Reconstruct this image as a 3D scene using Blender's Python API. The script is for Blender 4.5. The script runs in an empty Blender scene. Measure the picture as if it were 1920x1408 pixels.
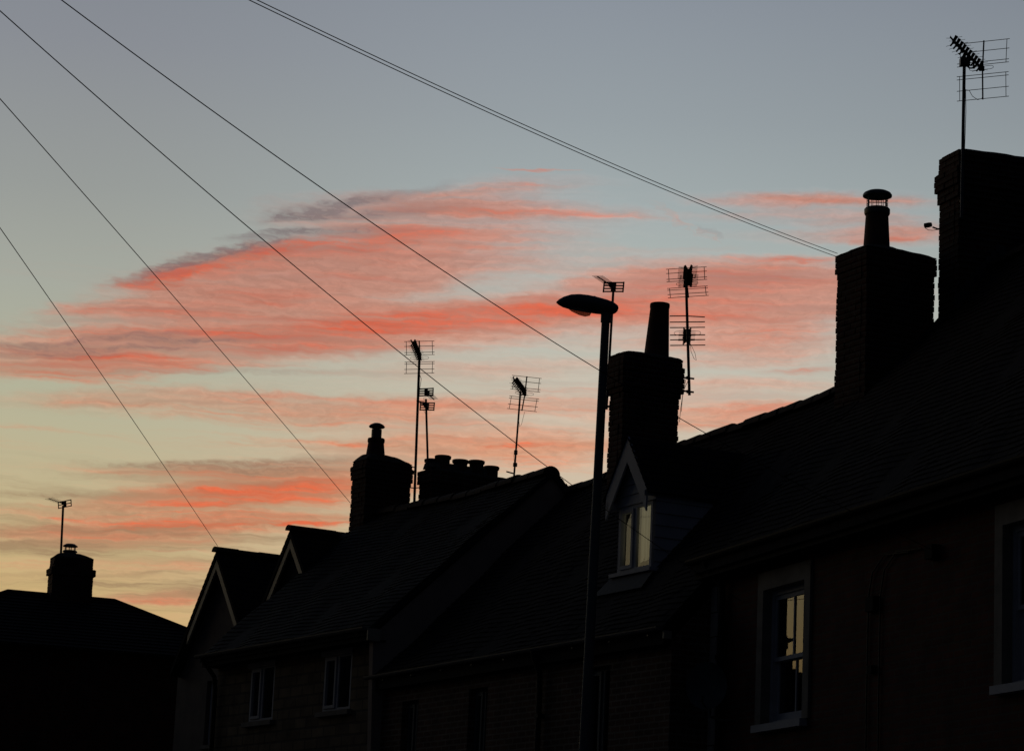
import bpy, math, random
from mathutils import Matrix, Vector
random.seed(7)
S = bpy.context.scene
C = S.collection
R = math.radians

# ------------------------------------------------------------------ camera
cam = bpy.data.cameras.new('camera')
cam.lens = 97.5; cam.sensor_width = 36; cam.clip_end = 3000
camo = bpy.data.objects.new('camera', cam); C.objects.link(camo)
camo.matrix_world = Matrix.Translation((0, 0, 1.6)) @ Matrix.Rotation(math.pi/2+0.21214, 4, 'X') @ Matrix.Rotation(0.045, 4, 'Z')
S.camera = camo
S.render.resolution_x, S.render.resolution_y = 1024, 750
S.view_settings.view_transform = 'Standard'; S.view_settings.look = 'None'
S.view_settings.exposure = 0; S.view_settings.gamma = 1

def lin(c):
    return tuple(((v/255.)/12.92 if v/255. <= .04045 else (((v/255.)+.055)/1.055)**2.4) for v in c)

# ------------------------------------------------------------------ world: dusk sky
W = bpy.data.worlds.new('World'); S.world = W; W.use_nodes = True
nt = W.node_tree; N = nt.nodes; L = nt.links
N.clear()
def nd(t, **k):
    n = N.new(t)
    for a, v in k.items():
        setattr(n, a, v)
    return n
def inp(n, i, v):
    if hasattr(v, 'is_output'): L.new(v, n.inputs[i])
    else: n.inputs[i].default_value = v
def mth(op, a, b=0.0, c=None, clamp=False):
    n = nd('ShaderNodeMath', operation=op, use_clamp=clamp); inp(n, 0, a); inp(n, 1, b)
    if c is not None: inp(n, 2, c)
    return n.outputs[0]
def ramp(fac, stops, interp='LINEAR'):
    n = nd('ShaderNodeValToRGB'); cr = n.color_ramp; cr.interpolation = interp
    while len(cr.elements) > 1: cr.elements.remove(cr.elements[-1])
    for i, (p, c) in enumerate(stops):
        e = cr.elements[0] if i == 0 else cr.elements.new(p)
        e.position = p; e.color = (*c, 1)
    inp(n, 0, fac); return n.outputs[0]
def mixc(f, a, b):
    n = nd('ShaderNodeMix', data_type='RGBA'); inp(n, 0, f); inp(n, 6, a); inp(n, 7, b); return n.outputs[2]
tc = nd('ShaderNodeTexCoord'); sep = nd('ShaderNodeSeparateXYZ'); L.new(tc.outputs['Generated'], sep.inputs[0])
sx, sy, sz = sep.outputs
DEG = 180/math.pi
azn = mth('MULTIPLY', mth('ARCTAN2', sx, sy), DEG)          # azimuth, degrees, right positive
eln = mth('MULTIPLY', mth('ARCSINE', sz), DEG)              # elevation, degrees
comb = nd('ShaderNodeCombineXYZ'); L.new(azn, comb.inputs[0]); L.new(eln, comb.inputs[1])
P0 = comb.outputs[0]
def noise(vec, scale, sc, detail=4, rough=.55, loc=(0,0,0)):
    m = nd('ShaderNodeMapping'); inp(m, 0, vec); m.inputs['Scale'].default_value = sc; m.inputs['Location'].default_value = loc
    n = nd('ShaderNodeTexNoise'); L.new(m.outputs[0], n.inputs['Vector'])
    n.inputs['Scale'].default_value = scale; n.inputs['Detail'].default_value = detail; n.inputs['Roughness'].default_value = rough
    return n
# domain warp
n1 = noise(P0, 1.0, (.33, 1.1, 1), 4, .6)
n2 = noise(P0, 1.0, (2.2, 5.5, 1), 2, .6, (7, 3, 0))
def vec(op, a, b=None, c=None):
    n = nd('ShaderNodeVectorMath', operation=op); inp(n, 0, a)
    if b is not None: inp(n, 1, b)
    if c is not None: inp(n, 2, c)
    return n.outputs[0]
w1 = vec('MULTIPLY', vec('SUBTRACT', n1.outputs['Color'], (.5, .5, .5)), (1.8, .42, 0))
w2 = vec('MULTIPLY', vec('SUBTRACT', n2.outputs['Color'], (.5, .5, .5)), (.8, .13, 0))
PW = vec('ADD', vec('ADD', P0, w1), w2)
# one bank of cloud: a soft ellipse of the warped sky direction, added to what came before
BG = bpy.data.node_groups.new('cloud_bank', 'ShaderNodeTree')
for nm, ty in (('P', 'NodeSocketVector'), ('Centre', 'NodeSocketVector'), ('A', 'NodeSocketVector'), ('B', 'NodeSocketVector'), ('Amount', 'NodeSocketFloat'), ('Sum', 'NodeSocketFloat')):
    BG.interface.new_socket(nm, in_out='INPUT', socket_type=ty)
BG.interface.new_socket('Sum', in_out='OUTPUT', socket_type='NodeSocketFloat')
def _bg():
    n, l = BG.nodes, BG.links
    gi, go = n.new('NodeGroupInput'), n.new('NodeGroupOutput')
    s0 = n.new('ShaderNodeVectorMath'); s0.operation = 'MULTIPLY_ADD'; l.new(gi.outputs[5], s0.inputs[0]); s0.inputs[1].default_value = (1e-9, 1e-9, 0); l.new(gi.outputs[0], s0.inputs[2])
    s1 = n.new('ShaderNodeVectorMath'); s1.operation = 'SUBTRACT'; l.new(s0.outputs[0], s1.inputs[0]); l.new(gi.outputs[1], s1.inputs[1])
    q = []
    for k in (2, 3):
        d = n.new('ShaderNodeVectorMath'); d.operation = 'DOT_PRODUCT'; l.new(s1.outputs[0], d.inputs[0]); l.new(gi.outputs[k], d.inputs[1]); q.append(d.outputs['Value'])
    m0 = n.new('ShaderNodeMath'); m0.operation = 'MULTIPLY'; l.new(q[1], m0.inputs[0]); l.new(q[1], m0.inputs[1])
    m1 = n.new('ShaderNodeMath'); m1.operation = 'MULTIPLY_ADD'; l.new(q[0], m1.inputs[0]); l.new(q[0], m1.inputs[1]); l.new(m0.outputs[0], m1.inputs[2])
    r = n.new('ShaderNodeMapRange'); r.interpolation_type = 'SMOOTHSTEP'; l.new(m1.outputs[0], r.inputs[0])
    for k, v in enumerate((1.9, -.45, 0, 1.05)): r.inputs[k+1].default_value = v
    m2 = n.new('ShaderNodeMath'); m2.operation = 'MULTIPLY_ADD'; l.new(r.outputs[0], m2.inputs[0]); l.new(gi.outputs[4], m2.inputs[1]); l.new(gi.outputs[5], m2.inputs[2])
    l.new(m2.outputs[0], go.inputs[0])
_bg()
def total(lst):
    t = None
    for (cx, cy, l, w, ang, amp) in lst:
        ca, sa = math.cos(R(ang)), math.sin(R(ang))
        n = nd('ShaderNodeGroup', node_tree=BG); L.new(PW, n.inputs[0])
        n.inputs[1].default_value = (cx, cy, 0); n.inputs[2].default_value = (ca/l, sa/l, 0); n.inputs[3].default_value = (-sa/w, ca/w, 0); n.inputs[4].default_value = amp
        if t is not None: L.new(t, n.inputs[5])
        elif LAST[0] is not None:
            z = mth('MULTIPLY', LAST[0], 1e-9); L.new(z, n.inputs[5])
        t = n.outputs[0]; LAST[0] = t
    return t
LAST = [None]
# cloud banks: azimuth, elevation, half length, half thickness, slope (all degrees), strength
RED = [(-5.22, 9.31, 2.33, 0.13, 6.2, 0.12), (0.53, 15.53, 2.51, 0.05, -0.9, 0.40), (-0.53, 16.08, 1.37, 0.04, 2.4, 0.35), (5.07, 16.02, 1.36, 0.07, 1.0, 0.20),
(6.66, 15.71, 1.57, 0.08, -1.4, 0.22), (0.26, 16.42, 0.92, 0.04, 2.3, 0.50), (4.02, 15.20, 0.25, 0.05, -47.4, 0.50), (3.26, 15.62, 0.68, 0.04, -22.6, 0.40),
(-4.30, 8.84, 1.77, 0.04, 6.0, 0.45), (6.23, 14.83, 1.01, 0.07, 2.8, 0.50), (-4.35, 9.72, 1.67, 0.10, 7.1, 0.40), (-7.72, 8.85, 2.20, 0.04, 5.6, 0.40),
(-9.76, 8.50, 1.30, 0.04, 3.9, 0.35), (-6.57, 8.16, 1.54, 0.04, 3.4, 0.30), (-8.74, 7.92, 1.31, 0.03, 3.7, 0.30), (-6.72, 7.17, 0.76, 0.07, 3.4, 0.30),
(-9.31, 10.98, 1.76, 0.07, 4.2, 0.30), (-3.82, 12.00, 1.80, 0.07, 5.1, 0.25), (3.18, 14.85, 1.81, 0.05, 3.4, 0.30), (7.56, 15.94, 1.35, 0.07, 0.3, 0.25),
(5.98, 15.99, 1.47, 0.05, -3.2, 0.25), (1.19, 16.12, 0.91, 0.04, 2.0, 0.25), (-7.53, 13.74, 1.34, 0.17, 15.9, 0.70), (-5.88, 14.29, 2.03, 0.20, 16.3, 0.72),
(-3.76, 14.71, 2.16, 0.26, 9.0, 0.62), (-2.17, 14.72, 2.05, 0.26, 2.8, 0.45), (-6.42, 13.87, 1.80, 0.18, 11.6, 0.50), (-9.46, 12.88, 0.66, 0.09, 4.5, 0.55),
(-7.47, 12.95, 2.46, 0.15, 3.9, 0.40), (-5.78, 12.74, 3.71, 0.15, 3.4, 0.55), (-7.07, 12.10, 2.90, 0.13, 6.7, 0.40), (-8.51, 12.00, 1.33, 0.05, 4.2, 0.50),
(-9.03, 11.58, 2.21, 0.13, 4.1, 0.40), (-6.28, 11.96, 2.46, 0.15, 5.5, 0.45), (-4.53, 12.51, 2.02, 0.15, 3.3, 0.35), (-9.00, 11.17, 1.87, 0.13, 4.1, 0.38),
(-6.00, 11.05, 1.34, 0.05, 0.6, 0.35), (-0.17, 13.38, 2.26, 0.20, 4.2, 0.78), (-1.85, 13.08, 2.04, 0.15, 2.7, 0.60), (-3.21, 13.14, 1.81, 0.18, 5.0, 0.40),
(1.63, 13.59, 1.36, 0.22, 3.9, 0.60), (-0.74, 13.54, 2.27, 0.13, 6.3, 0.40), (5.44, 14.80, 1.69, 0.08, 2.9, 0.75), (4.21, 14.55, 2.03, 0.15, 3.2, 0.40),
(4.90, 14.13, 2.69, 0.33, 1.0, 0.22), (4.35, 13.40, 2.13, 0.13, 1.3, 0.40), (6.04, 13.22, 1.34, 0.15, 1.0, 0.40), (6.06, 12.45, 0.89, 0.08, 3.1, 0.65),
(5.38, 13.04, 1.79, 0.11, 1.1, 0.30), (0.37, 16.42, 0.92, 0.04, 2.2, 0.50), (-0.86, 15.94, 1.49, 0.08, 4.4, 0.50), (0.04, 16.11, 0.69, 0.05, -0.5, 0.45),
(-1.30, 15.50, 2.51, 0.09, -0.4, 0.45), (1.67, 15.55, 1.60, 0.05, -1.0, 0.40), (-1.62, 15.10, 2.28, 0.11, 0.7, 0.40), (1.01, 14.89, 1.37, 0.07, -1.8, 0.30),
(3.73, 15.31, 0.45, 0.05, -37.4, 0.35), (3.03, 15.64, 0.57, 0.04, -22.5, 0.35), (8.24, 15.30, 0.89, 0.13, 4.2, 0.60), (7.57, 15.18, 0.90, 0.07, 0.5, 0.40),
(-2.85, 10.68, 0.90, 0.05, 6.9, 0.60), (-1.06, 10.85, 1.01, 0.07, -0.3, 0.65), (-0.27, 10.70, 0.78, 0.08, 10.4, 0.50), (0.50, 10.95, 1.01, 0.09, 2.3, 0.30),
(-3.32, 11.06, 1.01, 0.05, 3.1, 0.30), (1.03, 11.86, 1.35, 0.07, 2.2, 0.40), (1.16, 11.42, 1.24, 0.08, 2.2, 0.40), (0.30, 10.39, 1.46, 0.11, 2.4, 0.45),
(4.97, 11.49, 1.67, 0.15, 7.3, 0.50), (4.31, 11.26, 1.34, 0.09, 5.5, 0.40), (-4.57, 9.60, 1.89, 0.18, 6.1, 0.28), (-3.86, 8.87, 0.78, 0.05, 6.0, 0.90),
(-4.31, 9.01, 1.33, 0.05, 3.1, 0.60), (-5.42, 9.00, 1.00, 0.03, 3.3, 0.50), (-9.58, 8.94, 0.65, 0.03, 4.0, 0.55), (-8.03, 8.56, 1.75, 0.05, 6.6, 0.45),
(-7.25, 8.46, 1.54, 0.04, 3.5, 0.45), (-6.84, 8.80, 1.54, 0.07, 6.5, 0.45), (-8.45, 8.34, 0.98, 0.03, 3.7, 0.40), (-5.82, 8.43, 0.77, 0.04, 3.3, 0.40),
(-5.54, 9.21, 1.88, 0.07, 6.3, 0.40)]
PINK = [(-5.33, 9.33, 3.00, 0.28, 6.1, 0.50), (-8.27, 8.93, 2.63, 0.22, 3.6, 0.35), (-7.79, 8.25, 2.85, 0.15, 3.5, 0.40), (0.53, 15.58, 2.96, 0.18, 0.0, 0.35),
(5.75, 16.01, 2.70, 0.17, 0.6, 0.40), (5.99, 15.63, 2.47, 0.13, 0.6, 0.30), (-0.25, 15.16, 3.42, 0.26, 2.1, 0.25), (-6.80, 11.32, 3.57, 0.24, 3.5, 0.30),
(-2.89, 11.40, 3.37, 0.26, 2.8, 0.25), (-5.56, 9.43, 3.67, 0.22, 6.1, 0.45), (-4.36, 9.77, 2.23, 0.20, 7.0, 0.40), (-7.70, 8.58, 3.30, 0.13, 5.5, 0.45),
(-0.63, 11.18, 4.71, 0.66, 4.2, 0.35), (4.40, 11.70, 2.90, 0.55, 5.3, 0.35), (0.44, 12.33, 3.83, 0.26, 2.0, 0.30), (7.57, 15.43, 1.79, 0.28, 2.3, 0.45),
(6.00, 15.25, 2.25, 0.17, 0.7, 0.35), (-1.70, 10.13, 2.91, 0.33, 4.5, 0.35), (-3.95, 10.35, 2.91, 0.26, 3.0, 0.25), (1.48, 14.57, 2.04, 0.26, 1.9, 0.25),
(4.90, 13.91, 3.36, 0.66, 1.0, 0.55), (-4.35, 9.61, 2.45, 0.26, 6.0, 0.60), (-5.88, 9.35, 2.88, 0.18, 6.2, 0.40), (-5.04, 13.47, 4.30, 0.66, 8.0, 0.30),
(-2.90, 15.52, 2.97, 0.37, 6.7, 0.55), (-0.86, 15.80, 2.51, 0.26, 2.4, 0.35), (-7.95, 7.59, 2.84, 0.11, 3.4, 0.30), (-4.97, 8.91, 2.22, 0.18, 3.1, 0.40),
(-5.59, 9.92, 3.34, 0.18, 5.2, 0.50), (-7.80, 8.47, 3.52, 0.33, 3.5, 0.55), (-7.10, 7.86, 2.63, 0.15, 3.4, 0.40), (-6.73, 7.23, 1.64, 0.20, 3.3, 0.60),
(-9.14, 8.81, 2.40, 0.15, 3.8, 0.40), (3.76, 14.32, 4.05, 0.44, 1.1, 0.40), (6.66, 15.91, 2.92, 0.15, 0.3, 0.50), (0.27, 16.17, 1.83, 0.18, 2.2, 0.35),
(-9.63, 12.26, 2.43, 0.26, 4.3, 0.40), (-8.43, 10.94, 3.32, 0.15, 0.9, 0.30), (3.25, 12.54, 3.36, 0.15, 1.5, 0.30), (1.77, 12.93, 2.93, 0.18, 1.8, 0.30),
(5.27, 12.82, 2.23, 0.26, 1.1, 0.40), (-3.96, 14.20, 4.77, 0.66, 8.7, 0.35), (-5.43, 12.57, 5.86, 0.44, 4.0, 0.40), (0.39, 13.43, 4.75, 0.40, 3.8, 0.30),
(-5.24, 9.67, 2.89, 0.28, 5.2, 0.50), (-7.15, 8.62, 3.53, 0.24, 4.4, 0.40), (-1.17, 10.66, 2.91, 0.33, 5.4, 0.30), (-3.69, 13.55, 4.76, 0.33, 4.8, 0.35),
(-1.04, 14.91, 2.96, 0.26, 0.4, 0.30), (-4.62, 13.94, 4.08, 0.55, 9.9, 0.75), (-6.61, 13.37, 3.15, 0.28, 9.5, 0.50), (-3.05, 14.25, 3.41, 0.44, 2.8, 0.60),
(-2.42, 15.17, 2.96, 0.40, 5.6, 0.45), (-0.27, 15.49, 2.74, 0.29, -0.7, 0.30), (-5.01, 13.03, 4.74, 0.37, 3.1, 0.65), (-7.08, 12.24, 4.25, 0.39, 5.5, 0.70),
(-9.37, 11.74, 2.65, 0.28, 4.2, 0.60), (-7.79, 11.25, 2.89, 0.22, 3.8, 0.45), (-0.73, 13.27, 4.30, 0.40, 4.1, 0.75), (2.42, 13.73, 2.93, 0.48, 3.6, 0.75),
(5.13, 13.91, 3.14, 0.79, 0.9, 0.90), (6.01, 14.59, 2.02, 0.33, 3.7, 0.50), (4.93, 13.03, 2.91, 0.29, 1.1, 0.50), (6.66, 16.02, 1.80, 0.11, -1.5, 0.35),
(5.31, 15.72, 1.81, 0.09, 0.9, 0.20), (8.24, 15.27, 1.23, 0.24, 0.2, 0.60), (-2.96, 12.66, 2.93, 0.24, 2.8, 0.40), (-4.48, 11.75, 2.92, 0.13, 3.1, 0.22),
(-3.77, 11.18, 3.59, 0.18, 0.9, 0.40), (-1.13, 12.15, 2.70, 0.18, 2.5, 0.30), (-0.65, 11.51, 2.92, 0.18, 2.4, 0.40), (-0.61, 10.74, 3.14, 0.29, 2.4, 0.55),
(1.19, 10.60, 1.79, 0.33, 2.2, 0.55), (4.73, 12.15, 2.90, 0.15, 1.3, 0.35), (4.75, 11.49, 2.67, 0.26, 5.3, 0.50), (-5.01, 9.52, 2.89, 0.28, 5.1, 0.60),
(-5.84, 8.75, 3.32, 0.20, 5.2, 0.50), (-8.24, 8.49, 2.85, 0.15, 3.6, 0.40), (-4.32, 9.12, 2.22, 0.22, 3.1, 0.40), (-7.24, 9.81, 2.88, 0.11, 3.5, 0.20),
(-7.05, 7.21, 1.31, 0.11, 3.4, 0.40), (-3.69, 9.81, 1.78, 0.18, 3.0, 0.40)]
GREY = [(-5.92, 9.84, 2.89, 0.11, 5.3, 0.40), (-8.29, 9.20, 2.42, 0.08, 3.7, 0.35), (-9.09, 8.16, 2.18, 0.09, 3.7, 0.40), (-5.82, 8.37, 1.76, 0.07, 3.3, 0.30),
(1.51, 13.80, 2.49, 0.09, 3.8, 0.20), (-2.93, 12.05, 2.48, 0.07, 2.9, 0.20), (-7.21, 12.45, 2.23, 0.09, 5.8, 0.35), (-5.22, 9.39, 2.89, 0.10, 6.1, 0.35),
(-6.83, 8.64, 2.42, 0.07, 5.4, 0.35), (-6.37, 10.00, 2.66, 0.10, 5.4, 0.45), (4.05, 15.29, 0.25, 0.07, -32.5, 0.40), (4.33, 14.28, 2.25, 0.10, 2.2, 0.35),
(6.03, 13.71, 1.79, 0.08, 0.9, 0.25), (-4.70, 15.25, 1.02, 0.10, 13.2, 0.35), (-3.12, 15.35, 1.37, 0.09, 6.0, 0.35), (-3.66, 14.88, 1.82, 0.08, 7.0, 0.40),
(-7.53, 13.74, 1.12, 0.07, 13.9, 0.40), (-6.44, 14.15, 1.35, 0.07, 15.6, 0.40), (-4.55, 9.27, 1.67, 0.07, 5.1, 0.30), (-5.87, 9.08, 2.44, 0.05, 3.3, 0.30),
(-8.64, 8.03, 2.40, 0.07, 3.6, 0.35), (-9.75, 8.34, 1.30, 0.05, 3.9, 0.30), (-5.24, 9.67, 2.44, 0.08, 6.2, 0.40), (-5.79, 7.94, 1.54, 0.05, 3.2, 0.30),
(-9.04, 7.57, 1.96, 0.05, 3.6, 0.30), (3.21, 13.92, 1.81, 0.05, 1.5, 0.15), (-0.16, 13.07, 2.94, 0.07, 4.2, 0.15), (-5.91, 12.97, 2.47, 0.05, 3.5, 0.20),
(-3.72, 13.99, 2.49, 0.05, 3.1, 0.18), (-1.36, 14.56, 2.50, 0.05, 2.5, 0.18), (5.48, 13.48, 2.01, 0.05, 1.0, 0.20), (-3.85, 12.39, 2.93, 0.08, 5.0, 0.30),
(-7.38, 11.78, 2.90, 0.07, 3.7, 0.30), (-7.10, 14.03, 1.46, 0.10, 17.7, 0.75), (-6.01, 14.42, 1.24, 0.10, 15.5, 0.85), (-5.13, 14.82, 1.02, 0.09, 12.4, 0.75),
(-4.00, 14.97, 1.25, 0.08, 5.3, 0.70), (-4.26, 15.44, 1.25, 0.11, 11.1, 0.75), (-4.70, 15.25, 0.79, 0.11, 9.4, 0.50), (-2.91, 15.80, 1.25, 0.10, 12.7, 0.50),
(-3.35, 15.39, 1.59, 0.10, 6.0, 0.45), (-2.22, 15.62, 1.83, 0.10, -0.1, 0.30), (-10.06, 12.12, 1.32, 0.09, 6.5, 0.80), (-8.52, 12.16, 1.77, 0.08, 6.1, 0.75),
(-7.99, 12.48, 1.22, 0.07, 8.0, 0.70), (-9.72, 11.95, 1.87, 0.07, 4.4, 0.60), (-7.10, 12.45, 1.23, 0.08, 3.9, 0.50), (-9.38, 11.79, 1.76, 0.08, 4.3, 0.35),
(-6.31, 12.32, 1.79, 0.08, 3.7, 0.35), (-8.79, 12.71, 1.33, 0.05, 4.3, 0.25), (-7.48, 13.08, 1.56, 0.04, 4.0, 0.30), (-4.54, 12.62, 2.25, 0.07, 3.3, 0.30),
(5.23, 14.46, 2.02, 0.10, 2.9, 0.30), (3.77, 14.10, 1.58, 0.08, 1.4, 0.25), (1.73, 13.98, 1.25, 0.07, 1.9, 0.20), (-4.65, 14.49, 2.04, 0.08, 5.3, 0.25),
(-6.79, 11.21, 1.33, 0.04, 3.7, 0.25), (-5.49, 10.06, 3.12, 0.12, 4.2, 0.55), (-4.37, 9.99, 1.78, 0.09, 5.1, 0.45), (-6.91, 9.81, 1.99, 0.05, 5.5, 0.30),
(-3.50, 10.32, 1.00, 0.07, 3.1, 0.35), (-1.72, 10.52, 1.12, 0.07, 2.7, 0.35), (-1.52, 11.03, 1.01, 0.08, 2.7, 0.30), (-0.85, 11.17, 1.01, 0.04, 2.6, 0.25),
(-9.41, 8.20, 1.52, 0.05, 3.8, 0.35), (-7.12, 8.18, 2.42, 0.05, 1.4, 0.35), (-7.81, 8.58, 2.64, 0.07, 3.5, 0.30), (-7.54, 7.92, 2.41, 0.05, 1.4, 0.30),
(-6.73, 7.31, 1.42, 0.08, 3.3, 0.50), (-8.05, 7.45, 1.74, 0.04, 3.5, 0.30), (-6.13, 9.67, 2.44, 0.09, 3.4, 0.25), (-7.09, 7.69, 1.75, 0.05, 3.4, 0.30),
(-9.17, 9.19, 1.75, 0.07, 3.9, 0.25), (4.73, 11.87, 1.78, 0.08, 1.4, 0.35), (-0.66, 11.73, 1.58, 0.04, 2.5, 0.20), (0.46, 12.00, 1.35, 0.06, 2.3, 0.20)]
streakA = noise(PW, 1.0, (.13, 2.9, 1), 5, .64, (3, 11, 0))
streakB = noise(PW, 1.0, (.35, 8.5, 1), 4, .6, (13, 1, 0))
fine = noise(PW, 1.0, (3.2, 9, 1), 4, .65, (1, 21, 0))
def mr(v, a, b, c, d):
    r = nd('ShaderNodeMapRange', interpolation_type='SMOOTHSTEP'); inp(r, 0, v)
    for i, q in enumerate((a, b, c, d)): r.inputs[i+1].default_value = q
    return r.outputs[0]
sA = streakA.outputs['Fac']; sB = streakB.outputs['Fac']; sF = fine.outputs['Fac']
mod = mth('MULTIPLY', mr(sA, .3, .7, .78, 1.2), mr(sB, .3, .7, .85, 1.15))
modf = mth('MULTIPLY', mod, mr(sF, .3, .7, .8, 1.2))
# thin streaks low in the sky
lowm = mth('MULTIPLY', mr(eln, 16.0, 9.0, 0, 1), mr(eln, 6.5, 9.0, .75, 1))
cirrus = mth('MULTIPLY', mth('MULTIPLY', mr(sA, .44, .64, 0, .46), mr(sB, .35, .65, .4, 1.2)), lowm)
# clear sky gradient by elevation
t = mr(eln, 0, 24, 0, 1); t = mth('DIVIDE', eln, 24.0, clamp=True)
baseL = ramp(t, [(0, lin((216,160,92))), (6.2/24, lin((208,172,112))), (8.0/24, lin((200,178,130))), (9.6/24, lin((192,180,144))),
                 (11.5/24, lin((178,178,154))), (13.5/24, lin((166,169,158))), (15.5/24, lin((152,156,153))), (18.5/24, lin((138,142,149))), (1, lin((117,126,139)))])
baseR = ramp(t, [(0, lin((224,178,125))), (8.0/24, lin((216,190,158))), (10.0/24, lin((210,192,168))), (12/24, lin((200,194,178))),
                 (13.5/24, lin((186,191,182))), (15.5/24, lin((168,178,178))), (17.5/24, lin((155,164,169))), (20/24, lin((144,152,162))), (1, lin((124,135,149)))])
base = mixc(mr(azn, -10, 3, 0, 1), baseL, baseR)
pinkcol = ramp(mr(eln, 8, 16, 0, 1), [(0, lin((196,140,104))), (.5, lin((204,140,114))), (1, lin((182,130,116)))])
greycol = ramp(mr(eln, 8, 15, 0, 1), [(0, lin((150,120,92))), (.5, lin((134,98,90))), (1, lin((116,102,104)))])
haze2 = mth('MULTIPLY', mth('MULTIPLY', mr(sA, .56, .36, 0, .8), mr(sB, .35, .65, .4, 1.2)), mth('MULTIPLY', mr(eln, 10.5, 8.2, 0, 1), mr(azn, 6, -2, 0, 1)))
striae = mth('MULTIPLY', mr(sF, .25, .75, .90, 1.10), mr(sB, .3, .7, .92, 1.08))
def clouds(lo, hi):
    pick = lambda lst: [q for q in lst if q[1]+1.5*(q[3]+abs(math.sin(R(q[4])))*q[2])+.5 > lo and q[1]-1.5*(q[3]+abs(math.sin(R(q[4])))*q[2])-.5 < hi]
    LAST[0] = None
    red = mth('MULTIPLY_ADD', mth('MULTIPLY', total(pick(RED)), .68), modf, cirrus)
    pink = mth('MULTIPLY', total(pick(PINK)), mod)
    grey = mth('MULTIPLY', mth('MINIMUM', total(pick(GREY)), 1.0), mth('MULTIPLY', mr(sF, .3, .7, .35, 1.45), mr(sB, .3, .7, .75, 1.2)), clamp=True)
    redc = mr(mth('ADD', red, mth('MULTIPLY', pink, .32)), 0, 1.35, 0, 1)
    redhi = ramp(redc, [(0, lin((190,146,132))), (.35, lin((190,126,108))), (.7, lin((194,108,88))), (1, lin((204,98,74)))])
    redlo = ramp(redc, [(0, lin((206,156,124))), (.35, lin((208,140,108))), (.7, lin((214,124,90))), (1, lin((226,110,74)))])
    redcol = mixc(mr(eln, 10.2, 12.6, 0, .9), redlo, redhi)
    c = mixc(mr(pink, 0, 1.15, 0, .88), base, pinkcol)
    c = mixc(mth('POWER', redc, .8), c, redcol)
    c = mixc(mth('MULTIPLY', mth('ADD', grey, haze2, clamp=True), .72), c, greycol)
    s = nd('ShaderNodeVectorMath', operation='SCALE'); L.new(c, s.inputs[0]); L.new(mth('MULTIPLY', striae, mr(azn, -6, 3, 1.0, 1.2)), s.inputs['Scale'])
    return mixc(mth('MINIMUM', mth('ADD', mth('ADD', redc, pink), grey), 1), c, s.outputs[0])
# the sky dims away from the afterglow and towards the east behind the street
dirn = nd('ShaderNodeVectorMath', operation='DOT_PRODUCT'); L.new(tc.outputs['Generated'], dirn.inputs[0])
dirn.inputs[1].default_value = (math.sin(R(-22)), math.cos(R(-22)), 0)
glow = mr(dirn.outputs['Value'], .97, .35, 1.0, 0.0)
up = mr(eln, 20, 50, 1.0, .10)
fall = mth('MULTIPLY', glow, up)
fall = mth('MAXIMUM', fall, 0.0)
east = lin((52, 60, 78)); east = tuple(v*.22 for v in east)
plain = mixc(fall, (*east, 1), base)
below = mr(eln, -2, 0.5, .04, 1.0)
def backg(c):
    n = nd('ShaderNodeBackground'); L.new(mixc(fall, (*east, 1), c), n.inputs[0]); L.new(below, n.inputs[1]); return n.outputs[0]
def mixsh(f, a, c):
    n = nd('ShaderNodeMixShader'); L.new(f, n.inputs[0]); L.new(a, n.inputs[1]); L.new(c, n.inputs[2]); return n.outputs[0]
SPLIT = 10.2
low, high, clear = backg(clouds(-5, SPLIT+.3)), backg(clouds(SPLIT-.3, 40)), backg(base)
both = mixsh(mr(eln, SPLIT-.15, SPLIT+.15, 0, 1), low, high)
# clouds only lie in the western part of the sky
mask = mth('MULTIPLY', mr(azn, -42, -30, 0, 1), mth('MULTIPLY', mr(azn, 34, 24, 0, 1), mth('MULTIPLY', mr(eln, 0, 2, 0, 1), mr(eln, 17.2, 16.2, 0, 1))))
out = nd('ShaderNodeOutputWorld'); L.new(mixsh(mask, clear, both), out.inputs[0])
W.cycles.sampling_method = 'MANUAL'; W.cycles.sample_map_resolution = 256

# ------------------------------------------------------------------ materials
def mat(name, build):
    m = bpy.data.materials.new(name); m.use_nodes = True
    t = m.node_tree; b = t.nodes['Principled BSDF']; build(t, b); return m
def tnode(t, k, **a):
    n = t.nodes.new(k)
    for q, v in a.items(): setattr(n, q, v)
    return n
def setp(b, base=None, rough=None, metal=None, spec=None):
    if base is not None: b.inputs['Base Color'].default_value = (*base, 1)
    if rough is not None: b.inputs['Roughness'].default_value = rough
    if metal is not None: b.inputs['Metallic'].default_value = metal
    if spec is not None: b.inputs['Specular IOR Level'].default_value = spec
def noisy(name, c1, c2, rough=.8, scale=6, metal=0, bump=.2, spec=.3):
    def f(t, b):
        setp(b, c1, rough, metal, spec)
        tcn = tnode(t, 'ShaderNodeTexCoord'); n = tnode(t, 'ShaderNodeTexNoise')
        n.inputs['Scale'].default_value = scale; n.inputs['Detail'].default_value = 6
        t.links.new(tcn.outputs['Object'], n.inputs['Vector'])
        r = tnode(t, 'ShaderNodeValToRGB'); r.color_ramp.elements[0].color = (*c1, 1); r.color_ramp.elements[1].color = (*c2, 1)
        r.color_ramp.elements[0].position = .35; r.color_ramp.elements[1].position = .65
        t.links.new(n.outputs['Fac'], r.inputs[0]); t.links.new(r.outputs[0], b.inputs['Base Color'])
        if bump:
            bp = tnode(t, 'ShaderNodeBump'); bp.inputs['Strength'].default_value = bump; bp.inputs['Distance'].default_value = .01
            t.links.new(n.outputs['Fac'], bp.inputs['Height']); t.links.new(bp.outputs[0], b.inputs['Normal'])
    return mat(name, f)
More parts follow.
